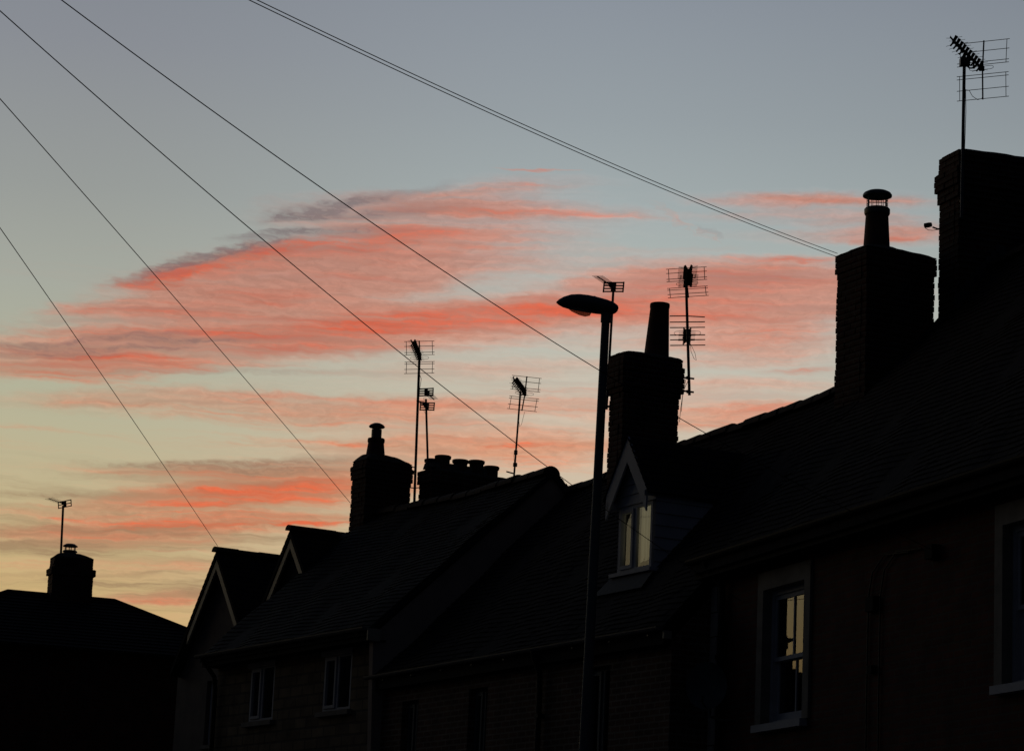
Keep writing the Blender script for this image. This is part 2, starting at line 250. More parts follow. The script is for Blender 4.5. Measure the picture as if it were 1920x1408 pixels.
def brick(name, c1, c2, mortar, bw=.225, bh=.075, mort=.012, rough=.9, soft=.1):
    def f(t, b):
        setp(b, c1, rough, 0, .2)
        tcn = tnode(t, 'ShaderNodeTexCoord'); sp = tnode(t, 'ShaderNodeSeparateXYZ'); cb = tnode(t, 'ShaderNodeCombineXYZ')
        ad = tnode(t, 'ShaderNodeMath', operation='ADD')
        t.links.new(tcn.outputs['Object'], sp.inputs[0]); t.links.new(sp.outputs[0], ad.inputs[0]); t.links.new(sp.outputs[1], ad.inputs[1])
        t.links.new(ad.outputs[0], cb.inputs[0]); t.links.new(sp.outputs[2], cb.inputs[1])
        nz = tnode(t, 'ShaderNodeTexNoise'); nz.inputs['Scale'].default_value = 3
        t.links.new(tcn.outputs['Object'], nz.inputs['Vector'])
        br = tnode(t, 'ShaderNodeTexBrick'); t.links.new(cb.outputs[0], br.inputs['Vector'])
        br.inputs['Color1'].default_value = (*c1, 1); br.inputs['Color2'].default_value = (*c2, 1); br.inputs['Mortar'].default_value = (*mortar, 1)
        br.inputs['Scale'].default_value = 1; br.inputs['Brick Width'].default_value = bw; br.inputs['Row Height'].default_value = bh
        br.inputs['Mortar Size'].default_value = mort; br.inputs['Mortar Smooth'].default_value = soft
        mx = tnode(t, 'ShaderNodeMix', data_type='RGBA', blend_type='MULTIPLY'); mx.inputs[0].default_value = .6
        rp = tnode(t, 'ShaderNodeValToRGB'); rp.color_ramp.elements[0].color = (.45, .42, .4, 1); rp.color_ramp.elements[1].color = (1.3, 1.25, 1.2, 1)
        rp.color_ramp.elements[0].position = .3; rp.color_ramp.elements[1].position = .7
        t.links.new(nz.outputs['Fac'], rp.inputs[0]); t.links.new(br.outputs['Color'], mx.inputs[6]); t.links.new(rp.outputs[0], mx.inputs[7])
        t.links.new(mx.outputs[2], b.inputs['Base Color'])
        bp = tnode(t, 'ShaderNodeBump'); bp.inputs['Strength'].default_value = .6; bp.inputs['Distance'].default_value = .01; bp.invert = True
        t.links.new(br.outputs['Fac'], bp.inputs['Height']); t.links.new(bp.outputs[0], b.inputs['Normal'])
    return mat(name, f)
M = {}
M['red_brick'] = brick('red_brick', (.125, .036, .023), (.085, .028, .02), (.085, .058, .046))
M['brown_brick'] = brick('brown_brick', (.14, .07, .045), (.085, .045, .032), (.20, .16, .13))
M['chimney_brick'] = brick('chimney_brick', (.085, .035, .025), (.05, .025, .02), (.09, .075, .065))
M['stone'] = brick('stone', (.24, .19, .13), (.16, .125, .09), (.12, .10, .08), .38, .16, .02, .95, .4)
M['render'] = noisy('render', (.20, .165, .14), (.15, .125, .11), .9, 3)
M['pale_render'] = noisy('pale_render', (.42, .33, .27), (.34, .27, .22), .9, 3)
M['tile'] = noisy('clay_tile', (.036, .031, .031), (.021, .020, .023), .95, 9, 0, .3, .08)
M['slate'] = noisy('slate', (.030, .032, .038), (.020, .022, .027), .9, 5, 0, .2, .10)
M['ridge'] = noisy('ridge_clay', (.05, .035, .03), (.03, .025, .023), .85, 12)
M['mortar'] = noisy('mortar', (.13, .12, .11), (.08, .075, .07), .95, 14)
M['pot'] = noisy('pot_clay', (.12, .05, .035), (.06, .035, .03), .8, 8)
M['lead'] = noisy('lead', (.055, .058, .065), (.04, .042, .047), .8, 7, 0)
M['dressed'] = noisy('dressed_stone', (.27, .24, .205), (.19, .17, .145), .9, 5)
M['limestone'] = noisy('limestone', (.55, .50, .43), (.42, .38, .33), .9, 6)
M['gutter_grey'] = noisy('grey_gutter', (.16, .16, .155), (.12, .12, .118), .45, 6, 0, 0, .5)
M['white'] = noisy('white_paint', (.50, .50, .53), (.42, .43, .46), .7, 4, 0, .05)
M['cream'] = noisy('cream_paint', (.46, .41, .31), (.36, .32, .24), .5, 4, 0, .05)
M['gutter'] = noisy('gutter_plastic', (.02, .02, .022), (.014, .014, .015), .65, 5, 0, 0, .15)
M['aluminium'] = noisy('aluminium', (.10, .10, .11), (.06, .06, .065), .5, 10, .6, 0)
M['steel'] = noisy('galvanised_steel', (.12, .125, .13), (.08, .085, .09), .5, 6, .3, 0)
M['post'] = noisy('painted_post', (.10, .115, .12), (.075, .085, .09), .6, 4, 0, .05)
M['black'] = noisy('black_paint', (.02, .018, .017), (.013, .012, .012), .85, 5, 0, 0, .1)
M['cable'] = noisy('cable', (.012, .012, .013), (.016, .016, .017), .6, 3, 0, 0)
M['wood'] = noisy('creosoted_wood', (.07, .05, .035), (.04, .03, .022), .9, 8)
M['asphalt'] = noisy('asphalt', (.05, .05, .052), (.035, .035, .037), .9, 30)
M['paving'] = noisy('paving', (.12, .115, .11), (.08, .078, .075), .9, 5)
M['earth'] = noisy('grass_ground', (.04, .055, .025), (.03, .04, .02), .95, 2)
M['lens'] = noisy('lamp_lens', (.34, .32, .26), (.30, .28, .23), .15, 3, 0, 0, .6)
def lensf(t, b):
    o = [n for n in t.nodes if n.type == 'OUTPUT_MATERIAL'][0]
    setp(b, (.3, .28, .24), .2); tr = tnode(t, 'ShaderNodeBsdfTransparent'); tr.inputs[0].default_value = (.8, .76, .68, 1)
    mx = tnode(t, 'ShaderNodeMixShader'); mx.inputs[0].default_value = .35; t.links.new(b.outputs[0], mx.inputs[1]); t.links.new(tr.outputs[0], mx.inputs[2]); t.links.new(mx.outputs[0], o.inputs[0])
M['lens'] = mat('lamp_lens', lensf)
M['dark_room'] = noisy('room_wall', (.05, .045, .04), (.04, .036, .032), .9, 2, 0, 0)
def glassf(t, b):
    o = [n for n in t.nodes if n.type == 'OUTPUT_MATERIAL'][0]
    fr = tnode(t, 'ShaderNodeFresnel'); fr.inputs[0].default_value = 1.75
    tr = tnode(t, 'ShaderNodeBsdfTransparent'); tr.inputs[0].default_value = (.75, .78, .76, 1)
    gl = tnode(t, 'ShaderNodeBsdfGlossy'); gl.inputs['Roughness'].default_value = .012; gl.inputs[0].default_value = (.95, .97, 1, 1)
    nz = tnode(t, 'ShaderNodeTexNoise'); nz.inputs['Scale'].default_value = 2.2; tcn = tnode(t, 'ShaderNodeTexCoord')
    t.links.new(tcn.outputs['Object'], nz.inputs['Vector'])
    bp = tnode(t, 'ShaderNodeBump'); bp.inputs['Strength'].default_value = .05; bp.inputs['Distance'].default_value = .02
    t.links.new(nz.outputs['Fac'], bp.inputs['Height']); t.links.new(bp.outputs[0], gl.inputs['Normal'])
    mx = tnode(t, 'ShaderNodeMixShader'); t.links.new(fr.outputs[0], mx.inputs[0]); t.links.new(tr.outputs[0], mx.inputs[1]); t.links.new(gl.outputs[0], mx.inputs[2])
    t.links.new(mx.outputs[0], o.inputs[0])
M['glass'] = mat('window_glass', glassf)
def litf(t, b):      # cream curtain with faint emission of its own, standing in for a room lamp
    setp(b, (.5, .46, .34), .9)
    tcn = tnode(t, 'ShaderNodeTexCoord'); n = tnode(t, 'ShaderNodeTexWave', bands_direction='Y'); n.inputs['Scale'].default_value = 9; n.inputs['Distortion'].default_value = 2.5
    t.links.new(tcn.outputs['Object'], n.inputs['Vector'])
    r = tnode(t, 'ShaderNodeValToRGB'); r.color_ramp.elements[0].color = (.68, .60, .36, 1); r.color_ramp.elements[1].color = (.95, .85, .55, 1)
    t.links.new(n.outputs['Fac'], r.inputs[0]); t.links.new(r.outputs[0], b.inputs['Emission Color']); b.inputs['Emission Strength'].default_value = LIT
LIT = .07
M['lit_curtain'] = mat('lit_curtain', litf)
M['net'] = noisy('net_curtain', (.3, .3, .3), (.2, .2, .2), .9, 6, 0, 0)

# ------------------------------------------------------------------ mesh helpers
class MB:
    def __init__(s): s.v = []; s.f = []
    def face(s, pts):
        i = len(s.v); s.v += [tuple(p) for p in pts]; s.f.append(tuple(range(i, i+len(pts))))
    def box(s, x0, x1, y0, y1, z0, z1, taper=0):
        if x0 > x1: x0, x1 = x1, x0
        if y0 > y1: y0, y1 = y1, y0
        i = len(s.v); a = taper
        s.v += [(x0,y0,z0),(x1,y0,z0),(x1,y1,z0),(x0,y1,z0),(x0+a,y0+a,z1),(x1-a,y0+a,z1),(x1-a,y1-a,z1),(x0+a,y1-a,z1)]
        for q in ((0,3,2,1),(4,5,6,7),(0,1,5,4),(1,2,6,5),(2,3,7,6),(3,0,4,7)): s.f.append(tuple(i+k for k in q))
        return s
    def tube(s, pts, r, n=8, r2=None, cap=True):
        pts = [Vector(p) for p in pts]; m = len(pts); rings = []
        prev = None
        for k, p in enumerate(pts):
            d = (pts[min(k+1, m-1)]-pts[max(k-1, 0)]).normalized()
            if prev is None:
                u = d.orthogonal().normalized()
            else:
                u = (prev - d*prev.dot(d))
                u = u.normalized() if u.length > 1e-6 else d.orthogonal().normalized()
            prev = u; w = d.cross(u)
            rr = r if r2 is None else r+(r2-r)*k/(m-1)
            i = len(s.v)
            for j in range(n):
                a = 2*math.pi*j/n; s.v.append(tuple(p+u*math.cos(a)*rr+w*math.sin(a)*rr))
            rings.append(i)
        for a, b in zip(rings, rings[1:]):
            for j in range(n): s.f.append((a+j, a+(j+1) % n, b+(j+1) % n, b+j))
        if cap:
            s.f.append(tuple(rings[0]+j for j in reversed(range(n)))); s.f.append(tuple(rings[-1]+j for j in range(n)))
        return s
    def lathe(s, x, y, prof, n=20, lean=(0, 0), close=True):
        rings = []
        for (r, z) in prof:
            i = len(s.v); dz = z-prof[0][1]
            for j in range(n):
                a = 2*math.pi*j/n; s.v.append((x+lean[0]*dz+r*math.cos(a), y+lean[1]*dz+r*math.sin(a), z))
            rings.append(i)
        for a, b in zip(rings, rings[1:]):
            for j in range(n): s.f.append((a+j, a+(j+1) % n, b+(j+1) % n, b+j))
        if close:
            s.f.append(tuple(rings[0]+j for j in reversed(range(n)))); s.f.append(tuple(rings[-1]+j for j in range(n)))
        return s
    def build(s, name, m, parent=None, smooth=False, mtx=None):
        me = bpy.data.meshes.new(name)
        v = s.v if mtx is None else [tuple(mtx @ Vector(p)) for p in s.v]
        me.from_pydata(v, [], s.f); me.update()
        if smooth:
            for p in me.polygons: p.use_smooth = True
            try: me.set_sharp_from_angle(angle=R(40))
            except Exception: pass
        me.materials.append(M[m])
        o = bpy.data.objects.new(name, me); C.objects.link(o)
        if parent: o.parent = parent
        return o
def tag(o, label=None, cat=None, group=None, kind=None):
    if label: o['label'] = label
    if cat: o['category'] = cat
    if group: o['group'] = group
    if kind: o['kind'] = kind
    return o
def empty(name, loc=(0,0,0), rz=0, label=None, cat=None, group=None):
    o = bpy.data.objects.new(name, None); C.objects.link(o); o.location = loc; o.rotation_euler = (0, 0, rz); o.empty_display_size = .2
    return tag(o, label, cat, group)
def frame_mtx(loc, rz): return Matrix.Translation((loc[0], loc[1], 0)) @ Matrix.Rotation(rz, 4, 'Z')

# facade in the plane x=0 with rectangular openings (y0,y1,z0,z1); reveals go inwards
def facade(mb, y0, y1, z0, z1, holes, depth=.2, x=0.0):
    ys = sorted({y0, y1, *[h[0] for h in holes], *[h[1] for h in holes]}); zs = sorted({z0, z1, *[h[2] for h in holes], *[h[3] for h in holes]})
    for a, b in zip(ys, ys[1:]):
        for c, d in zip(zs, zs[1:]):
            my, mz = (a+b)/2, (c+d)/2
            if any(h[0] < my < h[1] and h[2] < mz < h[3] for h in holes): continue
            mb.face([(x,b,c),(x,a,c),(x,a,d),(x,b,d)])
    for (a, b, c, d) in holes:
        mb.face([(x,a,c),(x,b,c),(x+depth,b,c),(x+depth,a,c)]); mb.face([(x,b,d),(x,a,d),(x+depth,a,d),(x+depth,b,d)])
        mb.face([(x,a,d),(x,a,c),(x+depth,a,c),(x+depth,a,d)]); mb.face([(x,b,c),(x,b,d),(x+depth,b,d),(x+depth,b,c)])

def lerp(a, b, t): return a+(b-a)*t
def prof_at(prof, d):
    for (p, q) in zip(prof, prof[1:]):
        l = math.hypot(q[0]-p[0], q[1]-p[1])
        if d <= l+1e-9:
            t = d/l; nx, nz = -(q[1]-p[1])/l, (q[0]-p[0])/l
            return lerp(p[0], q[0], t), lerp(p[1], q[1], t), nx, nz
        d -= l
    return prof[-1][0], prof[-1][1], nx, nz
def plen(prof): return sum(math.hypot(q[0]-p[0], q[1]-p[1]) for p, q in zip(prof, prof[1:]))
# tiled slope: profile (x,z) from eave to ridge, between y0 and y1, every tile a small tilted slab
def tiles(mb, prof, y0, y1, gauge=.105, tw=.17, sag=None, cut=None, jit=.004):
    Lp = plen(prof); zr = prof[-1][1]; ze = prof[0][1]
    n = int(math.ceil(Lp/gauge)); ny = max(1, int(round((y1-y0)/tw)))
    def pt(d, y, off):
        x, z, nx, nz = prof_at(prof, max(0, min(d, Lp)))
        f = (z-ze)/(zr-ze); s = sag(y)*f if sag else 0
        wob = .014*math.sin(y*2.3+x*1.7)+.010*math.sin(y*5.1-x*3)+.008*math.sin(y*1.1+x*6)
        return (x+nx*(off+wob), y, z+nz*(off+wob)+s)
    for k in range(n):
        d0 = k*gauge-.03; d1 = min((k+1)*gauge+.01, Lp)
        sh = (k % 2)*.5
        for j in range(-1, ny):
            a = y0+(j+sh)*(y1-y0)/ny; b = a+(y1-y0)/ny-.004
            a = max(a, y0); b = min(b, y1)
            if b-a < .02: continue
            if cut and cut(prof_at(prof, max(0, min((d0+d1)/2, Lp)))[0], (a+b)/2): continue
            q = random.uniform(-jit, jit)
            lo, hi = .022+q, .004+random.uniform(-.001, .001)
            p0 = pt(d0, a, lo+random.uniform(-.002,.002)); p1 = pt(d0, b, lo+random.uniform(-.002,.002)); p2 = pt(d1, b, hi); p3 = pt(d1, a, hi)
            mb.face([p1, p0, p3, p2])
            e0 = pt(d0, a, -.004); e1 = pt(d0, b, -.004); mb.face([e0, p0, p1, e1])
def slab(mb, prof, y0, y1, th=.09, sag=None, ny=1):
    # closed board under the tiles
    ze, zr = prof[0][1], prof[-1][1]
    def up(p, y, o=0):
        f = (p[1]-ze)/(zr-ze); return (p[0], y, p[1]-o+(sag(y)*f if sag else 0))
    ys = [lerp(y0, y1, i/ny) for i in range(ny+1)]
    for a, b in zip(ys, ys[1:]):
        for p, q in zip(prof, prof[1:]):
            mb.face([up(p,b,.004), up(p,a,.004), up(q,a,.004), up(q,b,.004)]); mb.face([up(p,a,th), up(p,b,th), up(q,b,th), up(q,a,th)])
        mb.face([up(prof[0],a,.004), up(prof[0],b,.004), up(prof[0],b,th), up(prof[0],a,th)])
    for y, fl in ((y0, 0), (y1, 1)):
        for p, q in zip(prof, prof[1:]):
            f = [up(p,y,th), up(q,y,th), up(q,y,.004), up(p,y,.004)]
            mb.face(f[::-1] if fl else f)
def ridge_tiles(mb, x, z, y0, y1, r=.12, ln=.42, sag=None):
    n = max(1, int((y1-y0)/ln)); ln = (y1-y0)/n
    for k in range(n):
        a = y0+k*ln; b = a+ln+.012; j = random.uniform(-.014, .014); rr = r*random.uniform(.97, 1.05); m = 10
        sa = sag(a) if sag else 0; sb = sag(b) if sag else 0
        ia = len(mb.v)
        for y, s_, e in ((a, sa, 1.06), (b, sb, .98)):
            for i in range(m+1):
                t = math.pi*i/m; mb.v.append((x+math.cos(t)*rr*1.15*e, y, z-.06+s_+j+math.sin(t)*rr*e))
        for i in range(m): mb.f.append((ia+i, ia+i+1, ia+m+2+i, ia+m+1+i))
        mb.f.append(tuple(ia+i for i in reversed(range(m+1)))); mb.f.append(tuple(ia+m+1+i for i in range(m+1)))

# chimney stack of separately laid brick courses (local x0..x1, y0..y1)
def stack(mb, x0, x1, y0, y1, z0, z1, rough=.007, grow=()):
    z = z0; h = .075
    g = dict()
    while z < z1-.01:
        e = 0
        for (ga, gb, ge) in grow:
            if ga <= z+h/2 <= gb: e = ge
        zt = min(z+.066, z1)
        r = lambda: random.uniform(-rough, rough)
        mb.box(x0+.012-e*.9, x1-.012+e*.9, y0+.012-e*.9, y1-.012+e*.9, z-.001, min(z+.0765, z1))
        # bricks laid round the outline, so corners and faces stay uneven
        alt = int(round((z-z0)/h)) % 2
        X0, X1, Y0, Y1 = x0-e, x1+e, y0-e, y1+e
        def run(a, b):
            o = [a]; p = a + (.225 if alt else .115)
            while p < b-.08: o.append(p); p += .225
            o.append(b); return o
        for side in (0, 1):
            xs = run(X0, X1)
            for a, b in zip(xs, xs[1:]):
                q = r(); ea = r() if a == X0 else 0; eb = r() if b == X1 else 0
                if side == 0: mb.box(a+.005+ea, b-.005+eb, Y0+q, Y0+.1, z, zt)
                else: mb.box(a+.005+ea, b-.005+eb, Y1-.1, Y1+q, z, zt)
            ys = run(Y0+.10, Y1-.10)
            for a, b in zip(ys, ys[1:]):
                q = r()
                if side == 0: mb.box(X0+q, X0+.1, a+.005, b-.005, z, zt)
                else: mb.box(X1-.1, X1+q, a+.005, b-.005, z, zt)
        z += h
def flaunch(mb, x0, x1, y0, y1, z, h, cx=None, cy=None, r=.14, power=0):
    # rounded mortar bed rising to the pot
    cx = (x0+x1)/2 if cx is None else cx; cy = (y0+y1)/2 if cy is None else cy
    n = 6; m = 32; rings = []
    for k in range(n+1):
        t = k/n; i = len(mb.v)
        for j in range(m):
            a = 2*math.pi*j/m; ca, sa = math.cos(a), math.sin(a); q = 1/max(abs(ca), abs(sa))
            bx = (x0+x1)/2+ca*q*(x1-x0)/2; by = (y0+y1)/2+sa*q*(y1-y0)/2
            px, py = cx+ca*r, cy+sa*r
            w = random.uniform(-.005, .005)*(0 < k < n)
            mb.v.append((lerp(bx, px, t), lerp(by, py, t), z+(h*math.sin(t*math.pi/2) if not power else .025*min(1, t*5)+(h-.025)*t**power)+w))
        rings.append(i)
    for a, b in zip(rings, rings[1:]):
        for j in range(m): mb.f.append((a+j, a+(j+1) % m, b+(j+1) % m, b+j))
    mb.f.append(tuple(rings[-1]+j for j in range(m)))
def pot(parent, x, y, z, r0, r1, h, rim=.012, lean=(0,0), name='chimney_pot'):
    mb = MB(); mb.lathe(x, y, [(r0+.006, z-.12), (r0+.006, z+.03), (r0, z+.04), (r1, z+h-.07), (r1+rim, z+h-.06), (r1+rim*1.2, z+h-.02), (r1+rim*.6, z+h), (r1-.025, z+h), (r1-.03, z+h-.25)], 24, lean)
    return mb.build(name, 'pot', parent, True)

# ------------------------------------------------------------------ house frames: origin at a facade corner, local x goes into the plot, y along the street away from the viewer
FC = ((2.444, 31.923), 0.32826)
FB = ((1.964, 31.677), 0.47470)
FA = ((-1.600, 38.612), 0.53728)

# window: sash or casement in an opening; frame is the part, the rest its sub-parts
def window(house, y0, y1, z0, z1, kind, setback=.08, framemat='white', curtain=None, glow=None):
    x = setback; f = MB(); w = .045; p = MB()
    if kind == 'sash':
        zm = lerp(z0, z1, .47); ym = (y0+y1)/2
        b = .055
        f.box(x-.02, x+.10, y0, y0+b, z0, z1); f.box(x-.02, x+.10, y1-b, y1, z0, z1); f.box(x-.02, x+.10, y0+b, y1-b, z1-.06, z1); f.box(x-.02, x+.10, y0+b, y1-b, z0, z0+.05)
        a, c = y0+b, y1-b
        # top sash stands in front
        for (q, s, lo, hi, lw, hw) in ((x, .035, zm, z1-.06, .045, .05), (x+.04, .035, z0+.05, zm+.04, .08, .045)):
            f.box(q, q+s, a, a+.045, lo, hi); f.box(q, q+s, c-.045, c, lo, hi)
            f.box(q+.001, q+s, a+.045, c-.045, lo, lo+lw); f.box(q+.001, q+s, a+.045, c-.045, hi-hw, hi)
            f.box(q+.004, q+s-.004, ym-.011, ym+.011, lo+lw, hi-hw)
            p.face([(q+.018, c-.045, lo+lw), (q+.018, a+.045, lo+lw), (q+.018, a+.045, hi-hw), (q+.018, c-.045, hi-hw)])
    else:
        f.box(x, x+.07, y0, y0+w, z0, z1); f.box(x, x+.07, y1-w, y1, z0, z1); f.box(x, x+.07, y0+w, y1-w, z1-w, z1); f.box(x, x+.07, y0+w, y1-w, z0, z0+w)
        ym = (y0+y1)/2
        f.box(x, x+.07, ym-.03, ym+.03, z0+w, z1-w)
        s = .045                                        # opening casement in the far half
        a, c, lo, hi = ym+.03, y1-w, z0+w, z1-w
        f.box(x-.02, x+.04, a+.001, a+s, lo+.001, hi-.001); f.box(x-.02, x+.04, c-s, c-.001, lo+.001, hi-.001); f.box(x-.02, x+.04, a+s, c-s, hi-s, hi-.001); f.box(x-.02, x+.04, a+s, c-s, lo+.001, lo+s)
        for (a2, c2, l2, h2) in ((a+s, c-s, lo+s, hi-s), (y0+w, ym-.03, z0+w, z1-w)):
            p.face([(x+.02, c2, l2), (x+.02, a2, l2), (x+.02, a2, h2), (x+.02, c2, h2)])
    win = f.build('window', framemat, house)
    p.build('pane', 'glass', win)
    r = MB(); d = .9; r.v = []      # dim room behind the glass
    for q in ([(x+d,y0,z0),(x+d,y1,z0),(x+d,y1,z1),(x+d,y0,z1)], [(x+.11,y0,z0),(x+d,y0,z0),(x+d,y0,z1),(x+.11,y0,z1)], [(x+.11,y1,z0),(x+.11,y1,z1),(x+d,y1,z1),(x+d,y1,z0)],
              [(x+.11,y0,z0),(x+.11,y1,z0),(x+d,y1,z0),(x+d,y0,z0)], [(x+.11,y0,z1),(x+d,y0,z1),(x+d,y1,z1),(x+.11,y1,z1)]): r.face(q)
    r.build('room_wall', 'dark_room', win)
    if curtain:
        c = MB(); n = 40
        for (a, b) in curtain:
            i = len(c.v)
            for k in range(n+1):
                t = k/n; y = lerp(lerp(y0, y1, a), lerp(y0, y1, b), t); xx = x+.16+.018*math.sin(t*38*(b-a))+.006*math.sin(t*90)
                c.v += [(xx, y, z0), (xx+.004, y, z1)]
            for k in range(n): c.f.append((i+2*k, i+2*k+2, i+2*k+3, i+2*k+1))
        c.build('curtain', glow or 'net', win, True)
    return win

# ------------------------------------------------------------------ ground, road, pavement
g = MB(); g.face([(-1500, -1500, 0), (1500, -1500, 0), (1500, 1500, 0), (-1500, 1500, 0)]); tag(g.build('ground', 'earth'), kind='structure')
centre = [(13.8, -20), (6.8, 0), (-3.5, 30), (-6.9, 35.4), (-9.9, 40), (-12.4, 46), (-14.6, 53), (-15.3, 60), (-15.6, 90)]
def strip(off0, off1, z):
    mb = MB(); L0 = []; L1 = []
    for i, p in enumerate(centre):
        a = Vector(centre[max(i-1, 0)]); b = Vector(centre[min(i+1, len(centre)-1)]); d = (b-a).normalized(); n = Vector((d.y, -d.x))
        q = Vector(p); L0.append((*(q+n*off0), z)); L1.append((*(q+n*off1), z))
    return mb, L0, L1
mb, a, b = strip(-2.6, 2.6, .004)
for i in range(len(a)-1): mb.face([a[i], b[i], b[i+1], a[i+1]])
tag(mb.build('road', 'asphalt'), kind='structure')
for (o0, o1) in ((2.6, 6.1), (-2.6, -4.2)):
    mb, a, b = strip(o0, o1, .12); lo0 = [(p[0], p[1], 0) for p in a]; lo1 = [(p[0], p[1], 0) for p in b]
    for i in range(len(a)-1):
        mb.face([a[i], b[i], b[i+1], a[i+1]]); mb.face([lo0[i], a[i], a[i+1], lo0[i+1]]); mb.face([b[i], lo1[i], lo1[i+1], b[i+1]])
    tag(mb.build('pavement', 'paving'), kind='structure')

# ------------------------------------------------------------------ near brick house (stone window surrounds)
def surround(win, y0, y1, z0, z1, j=.15, lint=.2, proud=.03):
    s = MB()
    s.box(-proud, .02, y0-j, y0, z0, z1); s.box(-proud, .02, y1, y1+j, z0, z1); s.box(-proud, .02, y0-j, y1+j, z1, z1+lint)
    s.box(0.02, .14, y0-.03, y0, z0, z1); s.box(.02, .14, y1, y1+.03, z0, z1); s.box(.02, .14, y0-.03, y1+.03, z1, z1+.03)
    s.build('surround', 'dressed', win)
hC = empty('brick_house', (*FC[0], 0), FC[1], 'dark red brick house with pale stone window surrounds, nearest the viewer at the right edge', 'house')
wC = MB(); EZ = 6.30
hol = []
for o in (0, -5.36):
    y0, y1, z0, z1 = -2.53+o, -1.47+o, 4.38, 5.87
    hol.append((y0-.03, y1+.03, z0, z1+.03))
facade(wC, -12, 0, 0, EZ, hol, .18)
dpt = 7.0
for y, fl in ((0, 0), (-12, 1)):
    q = [(0, y, 0), (dpt, y, 0), (dpt, y, EZ-.2), (dpt/2, y, 10.2), (0, y, EZ-.05)]
    wC.face(q if fl else q[::-1])
wC.face([(dpt, -12, 0), (dpt, 0, 0), (dpt, 0, EZ), (dpt, -12, EZ)])
wC.build('wall', 'red_brick', hC)
profC = [(-.28, 6.30), (.1, 6.48), (3.46, 10.30)]
# small pieces below use only the slope between eave and ridge
rC = MB(); tiles(rC, profC, -12, .04); slab(rC, profC, -12, .035, .1)
slab(rC, [(7.3, 6.3), (3.46, 10.29)], -12, .035, .1)
roofC = rC.build('roof', 'tile', hC)
rt = MB(); ridge_tiles(rt, 3.46, 10.31, -12, .05, .11); rt.build('ridge_tiles', 'ridge', roofC)
for o in (0, -5.36):
    y0, y1, z0, z1 = -2.53+o, -1.47+o, 4.38, 5.87
    w = window(hC, y0, y1, z0, z1, 'sash', .10)
    surround(w, y0, y1, z0, z1)
    s = MB(); s.box(-.09, .12, y0-.08, y1+.12, z0-.08, z0); s.build('sill', 'dressed' if 0 else 'white', w)
# quoins at the far corner
q = MB(); z = 0; k = 0
while z < 6.0:
    h = .28+.05*((k*7) % 3)/2; ln = .17 if k % 2 else .30
    q.box(-.025, .05, -ln, .02, z+.006, z+h-.006); z += h; k += 1
q.build('quoins', 'limestone', hC)
g = MB()
def gutter(mb, x, y0, y1, z, r=.055):
    i = len(mb.v); m = 8
    for y in (y0, y1):
        for k in range(m+1):
            t = math.pi*k/m; mb.v.append((x+math.cos(t)*r, y, z-math.sin(t)*r))
        for k in range(m, -1, -1):
            t = math.pi*k/m; mb.v.append((x+math.cos(t)*(r-.005), y, z-math.sin(t)*(r-.005)))
    n = 2*(m+1)
    for k in range(n): mb.f.append((i+k, i+(k+1) % n, i+n+(k+1) % n, i+n+k))
    for yy in (y0, y1):
        mb.face([(x+math.cos(math.pi*k/m)*r, yy, z-math.sin(math.pi*k/m)*r) for k in range(m+1)])
gutter(g, -.30, -12, .05, 6.36)
y = -11.7
while y < 0: g.box(-.25, 0.0, y-.012, y+.012, 6.27, 6.30); y += .9
g.build('gutter', 'gutter', hC)
fz = MB(); fz.box(-.235, -.20, -12, .03, 6.14, 6.33); fz.box(-.20, -.002, -12, .03, 6.14, 6.16); fz.build('fascia', 'black', hC)
dp = MB(); dp.tube([(-.30, -.42, 6.31), (-.24, -.42, 6.22), (-.08, -.42, 6.05), (-.07, -.42, 5.9), (-.07, -.42, .2)], .04, 10)
for z in (1.6, 3.4, 5.2): dp.box(-.12, 0, -.47, -.37, z, z+.05)
dp.build('downpipe', 'gutter', hC, True)
# cables clipped to the facade
for yy in (-4.05, -4.32):
    cb = MB(); cb.tube([(-.03, yy-.9, 5.86), (-.025, yy-.35, 5.9), (-.02, yy-.08, 5.75), (-.02, yy, 5.5), (-.018, yy+.01, 4.4), (-.018, yy-.01, 2.5), (-.018, yy, .5)], .009, 6)
    cb.build('wall_cable', 'cable', hC, True)
for q in ((-.07, 0, -4.25, -4.08, 5.35, 5.5), (-.09, 0, -5.55, -5.4, 5.72, 5.86), (-.06, 0, -4.22, -4.12, 4.72, 4.8)): MB().box(*q).build('junction_box', 'black', hC)

# chimney on the near house
ch = MB(); X0, X1, Y0, Y1 = 2.90, 4.25, -.42, .08
stack(ch, X0, X1, Y0, Y1, 8.9, 11.66, .006, [(11.1, 11.22, .02), (11.22, 11.42, .05), (11.42, 11.7, .012)])
chC = ch.build('chimney', 'chimney_brick', roofC)
f = MB(); flaunch(f, X0-.01, X1+.01, Y0-.01, Y1+.01, 11.655, .05, r=.2, power=.5); f.build('flaunching', 'mortar', chC)
f = MB()
for k in range(9):
    t = k/9; f.box(2.86+t*.62, 2.99+t*.62, Y0-.02, Y0-.005, 9.66+t*.74, 9.86+t*.74)
f.build('flashing', 'lead', chC)

